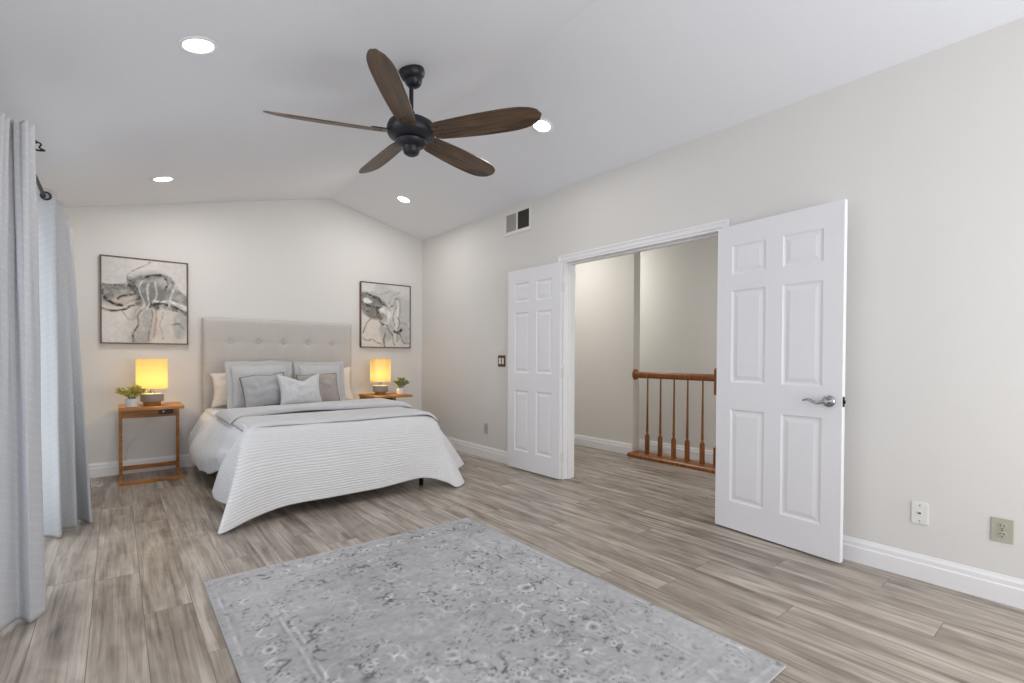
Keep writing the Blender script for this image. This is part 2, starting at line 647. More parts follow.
def wrinkle(G, amp, freq, seed=0.0, axis=2, wrap=(1, 1, 1)):
    out = G.copy()
    f = out.reshape(-1, 3)
    for p in f:
        q = Vector((p[0] * freq * wrap[0] + seed, p[1] * freq * wrap[1], p[2] * freq * wrap[2]))
        n = mnoise.noise_vector(q)
        p += np.array(n) * amp
    return out


def copy_tree(o, parent=None):
    c = o.copy()
    COL.objects.link(c)
    if parent is not None:
        c.parent = parent
    for ch in list(o.children):
        copy_tree(ch, c)
    return c


# ------------------------------------------------------------------ room shell
XL, YB, YR = -3.85, 0.0, -7.4        # left wall, bed wall, rear wall
HR, XRID, HRID, HL = 2.751, -1.27, 3.075, 2.463
DY0, DY1, DH = -4.31, -2.755, 2.062   # doorway
T = 0.13


def struct(name, bm, mat, label, cat, bevel=0):
    o = build(name, bm, mat, bevel=bevel)
    return tag(o, label=label, cat=cat, kind='structure')


bm = bmesh.new()
box(bm, (XL - T, YR - T, -0.1), (1.60, 0.0, 0.0))
struct('floor', bm, M['floor'], 'floor of grey brown wood planks running towards the bed wall', 'floor')

# right wall with the doorway
bm = bmesh.new()
box(bm, (0, DY1, 0), (T, T, HR + 0.1))
box(bm, (0, YR - T, 0), (T, DY0, HR + 0.1))
box(bm, (0, DY0, DH), (T, DY1, HR + 0.1))
struct('wall_right', bm, M['wall'], 'long white wall with the open double doorway', 'wall')

# bed wall (gable)
bm = bmesh.new()
prism(bm, [(XL - T, 0), (0, 0), (0, HR + 0.05), (XRID, HRID + 0.05), (XL - T, HL + 0.02)], 'y', 0.0, T)
struct('wall_back', bm, M['wall'], 'white gable wall behind the bed', 'wall')

# rear wall with a wide opening added for fill light (behind the camera)
bm = bmesh.new()
RW = (-2.9, -0.08, 0.25, 2.45)
box(bm, (XL - T, YR - T, 0), (RW[0], YR, 3.2))
box(bm, (RW[1], YR - T, 0), (0, YR, 3.2))
box(bm, (RW[0], YR - T, 0), (RW[1], YR, RW[2]))
box(bm, (RW[0], YR - T, RW[3]), (RW[1], YR, 3.2))
struct('wall_front', bm, M['wall'], 'white wall with an added wide window facing the bed', 'wall')

# left wall with the glass door behind the curtains and a side window added for fill light further back
LW = (-3.9, -1.25, 0.02, 2.02)
LW2 = (-7.0, -5.4, 0.6, 2.1)
bm = bmesh.new()
box(bm, (XL - T, LW[1], 0), (XL, 0, HL + 0.03))
box(bm, (XL - T, LW2[1], 0), (XL, LW[0], HL + 0.03))
box(bm, (XL - T, YR - T, 0), (XL, LW2[0], HL + 0.03))
box(bm, (XL - T, LW[0], LW[3]), (XL, LW[1], HL + 0.03))
box(bm, (XL - T, LW2[0], LW2[3]), (XL, LW2[1], HL + 0.03))
box(bm, (XL - T, LW2[0], 0), (XL, LW2[1], LW2[2]))
struct('wall_left', bm, M['wall'], 'white wall behind the curtains', 'wall')

# vaulted ceiling
bm = bmesh.new()
prism(bm, [(XL - T, HL - 0.03), (XL, HL), (XRID, HRID), (0, HR), (T, HR - 0.03), (T, HR + 0.25), (XRID, HRID + 0.2), (XL - T, HL + 0.15)], 'y', YR - T, T)
struct('ceiling', bm, M['ceiling'], 'pale grey vaulted ceiling with a ridge above the bed', 'ceiling')


def window_frame(name, plane, a0, a1, z0, z1, x, mullions, label):
    """frame in the wall opening with one pane of glass per bay"""
    bm = bmesh.new()
    d0, d1 = x - 0.04, x + 0.04
    w_ = 0.05

    def bx(a, b, c, d):
        if plane == 'x':
            box(bm, (d0, a, c), (d1, b, d))
        else:
            box(bm, (a, d0, c), (b, d1, d))
    bx(a0, a1, z0, z0 + w_)
    bx(a0, a1, z1 - w_, z1)
    bx(a0, a0 + w_, z0 + w_, z1 - w_)
    bx(a1 - w_, a1, z0 + w_, z1 - w_)
    edges = [a0 + w_]
    for k in range(1, mullions + 1):
        c = a0 + (a1 - a0) * k / (mullions + 1)
        bx(c - w_ / 2, c + w_ / 2, z0 + w_, z1 - w_)
        edges += [c - w_ / 2, c + w_ / 2]
    edges.append(a1 - w_)
    o = struct(name, bm, M['white_trim'], label, 'window')
    for k in range(0, len(edges), 2):
        bm = bmesh.new()
        if plane == 'x':
            box(bm, (x - 0.003, edges[k], z0 + w_), (x + 0.003, edges[k + 1], z1 - w_))
        else:
            box(bm, (edges[k], x - 0.003, z0 + w_), (edges[k + 1], x + 0.003, z1 - w_))
        build('pane', bm, M['glass'], o)
    return o


window_frame('window_1', 'x', LW[0], LW[1], LW[2], LW[3], XL - 0.065, 1, 'white framed glass sliding door behind the curtains')
window_frame('window_2', 'x', LW2[0], LW2[1], LW2[2], LW2[3], XL - 0.065, 1, 'added unseen white framed side window beyond the near curtain')
window_frame('window_3', 'y', RW[0], RW[1], RW[2], RW[3], YR - 0.065, 2, 'added unseen wide white framed window facing the bed wall')


# baseboards with a stepped moulded top
def base_profile(s=1):
    return [(0, 0.0), (-0.016 * s, 0.0), (-0.016 * s, 0.085), (-0.011 * s, 0.092), (-0.011 * s, 0.112), (-0.006 * s, 0.124), (-0.004 * s, 0.133), (0, 0.133)]


bm = bmesh.new()
prism(bm, base_profile(), 'y', YR, DY0 - 0.085)
prism(bm, base_profile(), 'y', DY1 + 0.07, -0.016)
struct('baseboard_right', bm, M['white_trim'], 'white moulded baseboard along the doorway wall', 'baseboard')
bm = bmesh.new()
prism(bm, [(q[0], q[1]) for q in base_profile()], 'x', XL, 0.0)
struct('baseboard_back', bm, M['white_trim'], 'white moulded baseboard under the bed wall', 'baseboard')
bm = bmesh.new()
prism(bm, [(XL - q[0], q[1]) for q in base_profile()], 'y', LW[1] + 0.02, -0.016)
prism(bm, [(XL - q[0], q[1]) for q in base_profile()], 'y', YR, LW[0] - 0.02)
struct('baseboard_left', bm, M['white_trim'], 'white moulded baseboard behind the curtains', 'baseboard')

# door casing: moulded trim around the opening and the jamb lining
bm = bmesh.new()
cw = 0.052
for y0, y1 in ((DY1 + 0.002, DY1 + cw), (DY0 - cw, DY0 - 0.002)):
    box(bm, (-0.018, y0, 0), (-0.0005, y1, DH + 0.002))
box(bm, (-0.018, DY0 - cw, DH + 0.002), (-0.0005, DY1 + cw, DH + cw))
box(bm, (-0.024, DY0 - cw, DH + cw - 0.018), (-0.018, DY1 + cw, DH + cw))
box(bm, (-0.024, DY1 + cw - 0.018, 0), (-0.018, DY1 + cw, DH + cw - 0.018))
box(bm, (-0.024, DY0 - cw, 0), (-0.018, DY0 - cw + 0.018, DH + cw - 0.018))
struct('trim_1', bm, M['white_trim'], 'white casing around the double doorway', 'door trim', bevel=0.003)
bm = bmesh.new()
JT = 0.018
box(bm, (-0.018, DY1 - JT, 0), (T + 0.012, DY1, DH))
box(bm, (-0.018, DY0, 0), (T + 0.012, DY0 + JT, DH))
box(bm, (-0.018, DY0 + JT, DH - JT), (T + 0.012, DY1 - JT, DH))
box(bm, (0.045, DY1 - JT - 0.012, 0), (0.085, DY1 - JT, DH - JT))
box(bm, (0.045, DY0 + JT, 0), (0.085, DY0 + JT + 0.012, DH - JT))
box(bm, (0.045, DY0 + JT + 0.012, DH - JT - 0.012), (0.085, DY1 - JT - 0.012, DH - JT))
struct('trim_2', bm, M['white_trim'], 'white jamb lining inside the double doorway', 'door trim', bevel=0.002)

# ------------------------------------------------------------------ hall and stair opening beyond the doorway
HX, HYE = 1.47, -2.45
HH = 2.75
bm = bmesh.new()
box(bm, (HX, HYE, 0), (HX + 0.12, 0.0, HH))
struct('wall_hall', bm, M['wall_hall'], 'white hall wall ending beside the stair railing', 'wall')
bm = bmesh.new()
prism(bm, [(HX - 0.0 + q[0], q[1]) for q in base_profile()], 'y', HYE, -0.1)
struct('baseboard_hall', bm, M['white_trim'], 'white baseboard along the hall wall', 'baseboard')
bm = bmesh.new()
box(bm, (T, -0.12, 0), (HX, 0.0, HH))
struct('wall_hall_end', bm, M['wall_hall'], 'end wall of the hall, hidden beside the doorway', 'wall')
bm = bmesh.new()
box(bm, (2.15, -6.0, -1.2), (2.27, 0.0, HH))
struct('wall_stair', bm, M['wall_hall'], 'far white wall across the stair opening', 'wall')
bm = bmesh.new()
box(bm, (T, -6.12, -1.2), (2.27, -6.0, HH))
struct('wall_hall_near', bm, M['wall_hall'], 'hall wall behind the open right door', 'wall')
bm = bmesh.new()
box(bm, (T, -6.12, HH), (2.27, T, HH + 0.1))
struct('ceiling_hall', bm, M['ceiling'], 'flat pale hall ceiling beyond the doorway', 'ceiling')
bm = bmesh.new()
box(bm, (1.60, -6.0, -0.16), (2.15, 0.0, -0.06))
struct('floor_landing', bm, M['floor'], 'landing floor behind the stair railing', 'floor')
bm = bmesh.new()
prism(bm, [(2.15 + q[0], q[1] - 0.06) for q in base_profile()], 'y', -5.9, -0.1)
struct('baseboard_stair', bm, M['white_trim'], 'white baseboard on the far stair wall', 'baseboard')
area('hall_lamp_and_fill', (0.6, -1.6, 2.70), (0.6, -1.6, 0), 0.7, 0.7, 31, (1, 0.97, 0.93))
area('hall_lamp_and_fill', (0.85, -5.3, 2.70), (0.85, -5.3, 0), 0.5, 0.5, 34, (1, 0.99, 0.97))  # extra fill without a fixture, added to brighten the far wall
area('stair_ceiling_lamp', (1.87, -1.2, 2.70), (1.87, -1.2, 0), 0.4, 0.4, 46, (1, 0.99, 0.97))


# ------------------------------------------------------------------ doors
def door_leaf(name, w_, h, t, hinge, ang, side, label, handle):
    """six-panel leaf; local x from hinge (0) to free edge (w), y thickness, z up. side: +1/-1 direction of local y face"""
    xs = [0, 0.105, 0.105 + (w_ - 0.315) / 2, 0.21 + (w_ - 0.315) / 2, w_ - 0.105, w_]
    zs = [0, 0.185, 0.805, 0.985, 1.60, 1.705, 1.90, h]
    bm = bmesh.new()
    for s in (-1, 1):
        yb = s * t / 2

        def V(x, z, d=0.0):
            return bm.verts.new((x, yb - s * d, z))
        for i in range(5):
            for j in range(7):
                x0, x1, z0, z1 = xs[i], xs[i + 1], zs[j], zs[j + 1]
                if i in (1, 3) and j in (1, 3, 5):
                    rings = []
                    for ins, dep in ((0, 0), (0.010, 0.007), (0.020, 0.008), (0.042, 0.0025), (0.046, 0.002)):
                        rings.append([V(x0 + ins, z0 + ins, dep), V(x1 - ins, z0 + ins, dep), V(x1 - ins, z1 - ins, dep), V(x0 + ins, z1 - ins, dep)])
                    for A, B in zip(rings, rings[1:]):
                        for k in range(4):
                            m = (k + 1) % 4
                            bm.faces.new((A[k], A[m], B[m], B[k]))
                    bm.faces.new(rings[-1])
                else:
                    bm.faces.new((V(x0, z0), V(x1, z0), V(x1, z1), V(x0, z1)))
    ht = t / 2
    for a, b, c, d in (((0, 0), (w_, 0), 0, 0), ((0, h), (w_, h), 0, 0), ((0, 0), (0, h), 0, 0), ((w_, 0), (w_, h), 0, 0)):
        bm.faces.new([bm.verts.new(q) for q in ((a[0], -ht, a[1]), (b[0], -ht, b[1]), (b[0], ht, b[1]), (a[0], ht, a[1]))])
    bmesh.ops.remove_doubles(bm, verts=bm.verts[:], dist=0.0001)
    o = build(name, bm, M['door_white'])
    tag(o, label=label, cat='door', kind='structure')
    o.location = hinge
    o.rotation_euler = (0, 0, ang)
    # three hinges on the hinge edge
    for hz in (0.2, 1.0, 1.8):
        bm = bmesh.new()
        lathe(bm, [(0.006, hz - 0.045), (0.006, hz + 0.045)], 12, (-0.007, side * (ht + 0.001), 0))
        lathe(bm, [(0.0045, hz + 0.0455), (0.007, hz + 0.049), (0.004, hz + 0.056)], 12, (-0.007, side * (ht + 0.001), 0))
        box(bm, (-0.004, side * ht - 0.022 if side > 0 else -ht - 0.001, hz - 0.045), (-0.0005, ht + 0.001 if side > 0 else -ht + 0.022, hz + 0.045))
        build('hinge', bm, M['vent_white'], o)
    if handle:
        zc = 0.905
        xc = w_ - 0.066
        pa = empty('handle_set', (0, 0, 0))
        pa.parent = o
        for s in (-1, 1):
            m4 = Matrix.Translation((xc, s * ht, zc)) @ Matrix.Rotation(-s * PI / 2, 4, 'X')
            bm = bmesh.new()
            lathe(bm, [(0.034, 0.0005), (0.034, 0.005), (0.030, 0.011), (0.022, 0.015), (0.014, 0.018), (0.0125, 0.030), (0.012, 0.044)], 28, mat4=m4)
            build('rosette', bm, M['chrome'], pa, smooth=True, angle=35)
            bm = bmesh.new()
            pts = [(xc, s * (ht + 0.040), zc), (xc - 0.02, s * (ht + 0.046), zc - 0.004), (xc - 0.045, s * (ht + 0.046), zc - 0.012), (xc - 0.075, s * (ht + 0.046), zc + 0.0),
                   (xc - 0.10, s * (ht + 0.044), zc + 0.006), (xc - 0.118, s * (ht + 0.040), zc + 0.0), (xc - 0.126, s * (ht + 0.034), zc - 0.004)]
            cp = crom(pts, 26)
            tube(bm, cp, [0.0105 - 0.0055 * k / 25 for k in range(26)], 12)
            build('lever', bm, M['chrome'], pa, smooth=True)
        bm = bmesh.new()
        box(bm, (w_ + 0.0003, -0.0115, zc - 0.028), (w_ + 0.002, 0.0115, zc + 0.028))
        prism(bm, [(w_ + 0.002, -0.006), (w_ + 0.013, -0.006), (w_ + 0.004, 0.007), (w_ + 0.002, 0.007)], 'z', zc - 0.009, zc + 0.009)
        build('latch_plate', bm, M['steel_dark'], o)
    return o


def hinge_ang(p, q):
    return math.atan2(q[1] - p[1], q[0] - p[0])


HL_P, HL_Q = (-0.047, -2.778), (-0.066, -2.030)
HR_P, HR_Q = (-0.047, -4.316), (-0.118, -5.093)
door_leaf('door_1', 0.755, 2.035, 0.035, (HL_P[0], HL_P[1], 0.012), hinge_ang(HL_P, HL_Q), -1, 'white six panel door folded back flat on the wall left of the doorway', False)
door_leaf('door_2', 0.778, 2.035, 0.035, (HR_P[0], HR_P[1], 0.012), hinge_ang(HR_P, HR_Q), 1, 'white six panel door with a chrome lever, right of the doorway', True)

# ------------------------------------------------------------------ stair railing
RX = 1.50
rail = empty('stair_railing', (RX, -3.05, 0), label='reddish wooden stair railing with turned balusters in the hall', cat='railing')


def rl(name, bm, mat, smooth=False, bevel=0, angle=None):
    o = build(name, bm, mat, rail, smooth, bevel, angle)
    for v in o.data.vertices:
        v.co -= Vector((RX, -3.05, 0))
    return o


NY = -3.508
bm = bmesh.new()
prism(bm, [(RX - 0.14, 0.0), (RX - 0.14, 0.03), (RX - 0.125, 0.045), (RX + 0.09, 0.045), (RX + 0.09, 0.0)], 'y', NY - 0.8, HYE - 0.004)
rl('base_plank', bm, M['rail_wood'], bevel=0.004)
bm = bmesh.new()
hp = []
for k in range(20):
    a = 2 * PI * k / 20
    hp.append((RX + 0.031 * math.copysign(abs(math.cos(a)) ** 0.7, math.cos(a)), 0.955 + 0.034 * math.copysign(abs(math.sin(a)) ** 0.8, math.sin(a)) - (0.006 if math.sin(a) < -0.5 else 0)))
prism(bm, hp, 'y', NY + 0.045, HYE - 0.03)
rl('handrail', bm, M['rail_wood'], smooth=True, angle=40)
bm = bmesh.new()
m4 = Matrix.Translation((RX + 0.01, HYE - 0.001, 0.955)) @ Matrix.Rotation(PI / 2, 4, 'X')
lathe(bm, [(0.064, 0.0), (0.064, 0.008), (0.058, 0.014), (0.052, 0.015), (0.046, 0.022), (0.03, 0.027), (0.028, 0.032)], 32, mat4=m4)
rl('rosette', bm, M['rail_wood'], smooth=True, angle=35)
for k, by in enumerate((-2.632, -2.806, -2.978, -3.143, -3.317)):
    bm = bmesh.new()
    box(bm, (RX - 0.019, by - 0.019, 0.045), (RX + 0.019, by + 0.019, 0.255))
    lathe(bm, [(0.018, 0.255), (0.0205, 0.262), (0.0205, 0.268), (0.013, 0.276), (0.011, 0.29), (0.015, 0.302), (0.0155, 0.312), (0.0135, 0.35), (0.0115, 0.5), (0.0095, 0.75), (0.0085, 0.928)], 16, (RX, by, 0))
    rl('baluster', bm, M['rail_wood'], smooth=True, angle=35)
bm = bmesh.new()
box(bm, (RX - 0.045, NY - 0.045, 0.045), (RX + 0.045, NY + 0.045, 0.24))
box(bm, (RX - 0.045, NY - 0.045, 0.78), (RX + 0.045, NY + 0.045, 1.04))
lathe(bm, [(0.042, 0.24), (0.044, 0.25), (0.03, 0.27), (0.036, 0.30), (0.038, 0.36), (0.03, 0.65), (0.026, 0.74), (0.034, 0.755), (0.042, 0.78)], 20, (RX, NY, 0))
lathe(bm, [(0.05, 1.04), (0.055, 1.05), (0.03, 1.065), (0.04, 1.09), (0.02, 1.115)], 20, (RX, NY, 0))
rl('newel_post', bm, M['rail_wood'], smooth=True, angle=35)

# ------------------------------------------------------------------ air vent
vt = empty('air_vent', (0, -2.07, 2.585), label='white return air vent with one half darkened as shade, high on the doorway wall', cat='air vent')


def vb(name, fn, mat, parent=vt, bevel=0):
    bm = bmesh.new()
    fn(bm)
    return build(name, bm, mat, parent, bevel=bevel)


VW, VH = 0.228, 0.128


def vframe(bm):
    x0, x1 = -0.010, -0.0005
    f = 0.036
    box(bm, (x0, -VW, VH - f), (x1, VW, VH))
    box(bm, (x0, -VW, -VH), (x1, VW, -VH + f))
    box(bm, (x0, VW - f, -VH + f), (x1, VW, VH - f))
    box(bm, (x0, -VW, -VH + f), (x1, -VW + f, VH - f))
    box(bm, (x0, -0.011, -VH + f), (x1, 0.011, VH - f))


vb('frame', vframe, M['vent_white'], bevel=0.002)
vb('backing', lambda bm: box(bm, (-0.0022, -VW + 0.02, -VH + 0.02), (-0.0006, VW - 0.02, VH - 0.02)), M['vent_dark'])  # dark sheet standing in for the shaded interior


def louvers(y0, y1, tilt):
    def f(bm):
        n = 14
        for k in range(n):
            c = y0 + (y1 - y0) * (k + 0.5) / n
            hw = (y1 - y0) / n * 0.62
            if tilt > 0:
                q = [(-0.0030, c + hw), (-0.0095, c - hw), (-0.0087, c - hw), (-0.0024, c + hw)]
            else:
                q = [(-0.0095, c + 0.0011), (-0.0095, c - 0.0011), (-0.0024, c - 0.0011), (-0.0024, c + 0.0011)]
            prism(bm, q, 'z', -VH + 0.036, VH - 0.036)
    return f


vb('louver_panel', louvers(0.011, VW - 0.036, -1 + 2), M['vent_white'])
lp = vb('louver_panel', louvers(-VW + 0.036, -0.011, -1), M['vent_dark'])
lp['label'] = 'open louver half, painted dark as shade'

# ------------------------------------------------------------------ switch and outlets
sw = empty('light_switch', (0, -1.812, 1.112), label='bronze double rocker light switch beside the folded back door', cat='light switch')
box_obj('plate', (-0.007, -0.064, -0.062), (-0.0005, 0.064, 0.062), M['plate_brown'], sw, 0.002)
for yy in (-0.026, 0.026):
    bm = bmesh.new()
    prism(bm, [(-0.0075, -0.033), (-0.0115, -0.033), (-0.009, 0.0), (-0.0125, 0.033), (-0.0075, 0.033)], 'y', yy - 0.0165, yy + 0.0165)
    build('rocker', bm, M['plate_white'], sw, bevel=0.001)


def outlet(y, z, label, mat, kind, w_=0.035):
    o = empty('wall_outlet', (0, y, z), label=label, cat='wall outlet')
    box_obj('plate', (-0.006, -w_, -0.057), (-0.0005, w_, 0.057), mat, o, 0.002)
    if kind == 'duplex':
        for s in (-1, 1):
            bm = bmesh.new()
            m4 = Matrix.Translation((-0.0062, 0, s * 0.020)) @ Matrix.Rotation(-PI / 2, 4, 'Y')
            lathe(bm, [(0.0165, 0), (0.0165, 0.0022), (0.0155, 0.003)], 24, mat4=m4)
            f = build('socket_face', bm, mat, o)
            bm = bmesh.new()
            for dy, h in ((-0.0065, 0.0045), (0.0065, 0.0055)):
                box(bm, (-0.0098, dy - 0.0014, s * 0.020 + 0.004 - h), (-0.0092, dy + 0.0014, s * 0.020 + 0.004 + h))
            lathe(bm, [(0.0027, 0), (0.0027, 0.0006)], 12, mat4=Matrix.Translation((-0.0092, 0, s * 0.020 - 0.009)) @ Matrix.Rotation(-PI / 2, 4, 'Y'))
            build('slots', bm, M['black'], f)
        bm = bmesh.new()
        lathe(bm, [(0.003, 0), (0.0026, 0.0012)], 12, mat4=Matrix.Translation((-0.0062, 0, 0)) @ Matrix.Rotation(-PI / 2, 4, 'Y'))
        build('screw', bm, M['steel_dark'], o)
    elif kind == 'phone':
        bm = bmesh.new()
        box(bm, (-0.0085, -0.0095, -0.012), (-0.0061, 0.0095, 0.012))
        build('jack', bm, mat, o, bevel=0.001)
        bm = bmesh.new()
        box(bm, (-0.0092, -0.006, -0.004), (-0.0086, 0.006, 0.004))
        build('jack_hole', bm, M['black'], o)
        for s in (-1, 1):
            bm = bmesh.new()
            lathe(bm, [(0.0032, 0), (0.0028, 0.0014)], 12, mat4=Matrix.Translation((-0.0061, 0, s * 0.041)) @ Matrix.Rotation(-PI / 2, 4, 'Y'))
            build('screw', bm, M['chrome'], o)
    return o


outlet(-1.524, 0.340, 'small pale wall outlet low on the wall between bed and folded door', M['plate_grey'], 'duplex')
outlet(-5.410, 0.350, 'white phone jack plate low on the wall right of the open door', M['plate_white'], 'phone')
outlet(-5.718, 0.345, 'beige duplex outlet low on the wall, furthest from the door', M['plate_beige'], 'duplex', 0.039)


# ------------------------------------------------------------------ recessed ceiling lights
def ceil_z(x):
    return HR + (HRID - HR) * (x / XRID) if x > XRID else HRID + (HL - HRID) * (x - XRID) / (XL - XRID)


def ceil_mat(x, y):
    s = -(HRID - HR) / abs(XRID) if x > XRID else (HRID - HL) / (XRID - XL)
    ang = math.atan(s)
    return Matrix.Translation((x, y, ceil_z(x))) @ Matrix.Rotation(-ang, 4, 'Y')


def downlight(x, y, label, power):
    m4 = ceil_mat(x, y)
    o = empty('recessed_light', (0, 0, 0), label=label, cat='ceiling light', group='recessed ceiling lights')
    o.matrix_world = m4
    bm = bmesh.new()
    lathe(bm, [(0.066, -0.004), (0.070, -0.007), (0.086, -0.006), (0.089, -0.0008), (0.066, -0.0008)], 48, caps=False)
    build('trim_ring', bm, M['white_trim'], o, smooth=True)
    bm = bmesh.new()
    lathe(bm, [(0.0655, -0.0012), (0.0655, -0.0035), (0.045, -0.005), (0.002, -0.0055)], 48)
    build('lens', bm, M['led'], o, smooth=True)
    l = bpy.data.lights.new('recessed_light_beam', 'AREA')
    l.shape = 'DISK'
    l.size = 0.12
    l.energy = power
    l.color = (1, 0.97, 0.93)
    lo = bpy.data.objects.new('recessed_light_beam', l)
    COL.objects.link(lo)
    lo.matrix_world = m4 @ Matrix.Translation((0, 0, -0.012))
    return o


downlight(-2.98, -3.235, 'large lit recessed light on the left slope, nearest above the curtains', 9)
downlight(-2.98, -0.905, 'lit recessed light above the left bedside table', 17)
downlight(-0.742, -0.937, 'lit recessed light above the right side of the bed', 17)
downlight(-0.735, -3.25, 'lit recessed light peeking out beside the tip of the fan blade', 9)

# ------------------------------------------------------------------ ceiling fan
FX, FY = -1.862, -3.285
FZ = 2.506
fan = empty('ceiling_fan', (FX, FY, FZ), label='dark ceiling fan with five walnut blades on a short downrod', cat='ceiling fan')
m4 = Matrix.Translation((0, 0, ceil_z(FX) - FZ)) @ Matrix.Rotation(-math.atan((HRID - HL) / (XRID - XL)), 4, 'Y')
bm = bmesh.new()
lathe(bm, [(0.078, -0.001), (0.080, -0.02), (0.075, -0.038), (0.062, -0.052), (0.054, -0.056), (0.052, -0.076), (0.038, -0.096), (0.018, -0.106)], 36, mat4=m4)
build('canopy', bm, M['fan_black'], fan, smooth=True, angle=40)
cz = ceil_z(FX) - FZ
bm = bmesh.new()
lathe(bm, [(0.0135, 0.13), (0.0135, cz - 0.085)], 20)
build('downrod', bm, M['fan_black'], fan, smooth=True, angle=40)
bm = bmesh.new()
lathe(bm, [(0.022, 0.170), (0.024, 0.155), (0.042, 0.138), (0.066, 0.126), (0.110, 0.112), (0.138, 0.095), (0.147, 0.072), (0.147, 0.035), (0.138, 0.018), (0.104, 0.004), (0.092, -0.004)], 44)
motor = build('motor_housing', bm, M['fan_black'], fan, smooth=True, angle=40)
bm = bmesh.new()
lathe(bm, [(0.148, 0.060), (0.1495, 0.056), (0.148, 0.052)], 44, caps=False)
build('band', bm, M['steel_dark'], motor, smooth=True)
bm = bmesh.new()
lathe(bm, [(0.090, -0.005), (0.096, -0.014), (0.094, -0.026), (0.078, -0.040), (0.054, -0.050), (0.052, -0.070), (0.044, -0.088), (0.028, -0.098), (0.012, -0.102)], 40)
build('switch_cup', bm, M['fan_black'], fan, smooth=True, angle=40)


def blade_meshes():
    # outline: rounded paddle, root at 0.17, tip at 0.80
    r0, r1 = 0.146, 0.832
    n = 34
    up_, lo_ = [], []
    for k in range(n + 1):
        t = k / n
        x = r0 + (r1 - r0) * t
        wd = 0.064 + 0.022 * math.sin(min(1, t / 0.62) * PI / 2)
        if t > 0.62:
            q = (t - 0.62) / 0.38
            wd *= (max(0, 1 - q ** 3.0)) ** 0.52 * 0.999 + 0.001
        if t < 0.05:
            wd *= 0.86 + 0.14 * (t / 0.05)
        up_.append((x, wd))
        lo_.append((x, -wd * 0.96))
    bm = bmesh.new()
    top, bot = [], []
    for (x, a), (_, b) in zip(up_, lo_):
        rt_, rb = [], []
        for j in range(7):
            y = b + (a - b) * j / 6
            cam_ = 0.006 * (1 - ((y) / 0.08) ** 2)
            zz = cam_ + 0.006 * ((x - r0) / (r1 - r0))
            rt_.append(bm.verts.new((x, y, zz + 0.0035)))
            rb.append(bm.verts.new((x, y, zz - 0.0035)))
        top.append(rt_)
        bot.append(rb)
    for A, B, s in ((top, top, 1), (bot, bot, -1)):
        for i in range(n):
            for j in range(6):
                q = (A[i][j], A[i + 1][j], A[i + 1][j + 1], A[i][j + 1])
                bm.faces.new(q if s > 0 else q[::-1])
    for i in range(n):
        bm.faces.new((top[i][0], bot[i][0], bot[i + 1][0], top[i + 1][0]))
        bm.faces.new((top[i][6], top[i + 1][6], bot[i + 1][6], bot[i][6]))
    for j in range(6):
        bm.faces.new((top[0][j], top[0][j + 1], bot[0][j + 1], bot[0][j]))
        bm.faces.new((top[n][j], bot[n][j], bot[n][j + 1], top[n][j + 1]))
    return bm


PIT = math.radians(-19)
bmb = blade_meshes()
b0 = build('blade', bmb, M['fan_wood'], fan, smooth=True, angle=40)
bm = bmesh.new()
prism(bm, [(0.115, -0.022), (0.165, -0.030), (0.215, -0.036), (0.235, -0.020), (0.240, 0.0), (0.235, 0.020), (0.215, 0.036), (0.165, 0.030), (0.115, 0.022)], 'z', 0.0125, 0.0175)
br = build('blade_bracket', bm, M['fan_black'], b0, bevel=0.002)
for sx_, sy_ in ((0.185, 0.026), (0.185, -0.026), (0.215, 0.0)):
    bm = bmesh.new()
    lathe(bm, [(0.0065, -0.004), (0.006, -0.0055), (0.003, -0.007)], 12, (sx_, sy_, 0.006 if sy_ == 0 else 0.0055))
    build('screw', bm, M['fan_black'], b0)
b0.location = (0, 0, 0.030)
for k in range(5):
    o = b0 if k == 0 else copy_tree(b0, fan)
    o.rotation_euler = (PIT, 0, math.radians(15.5 + 72 * k))


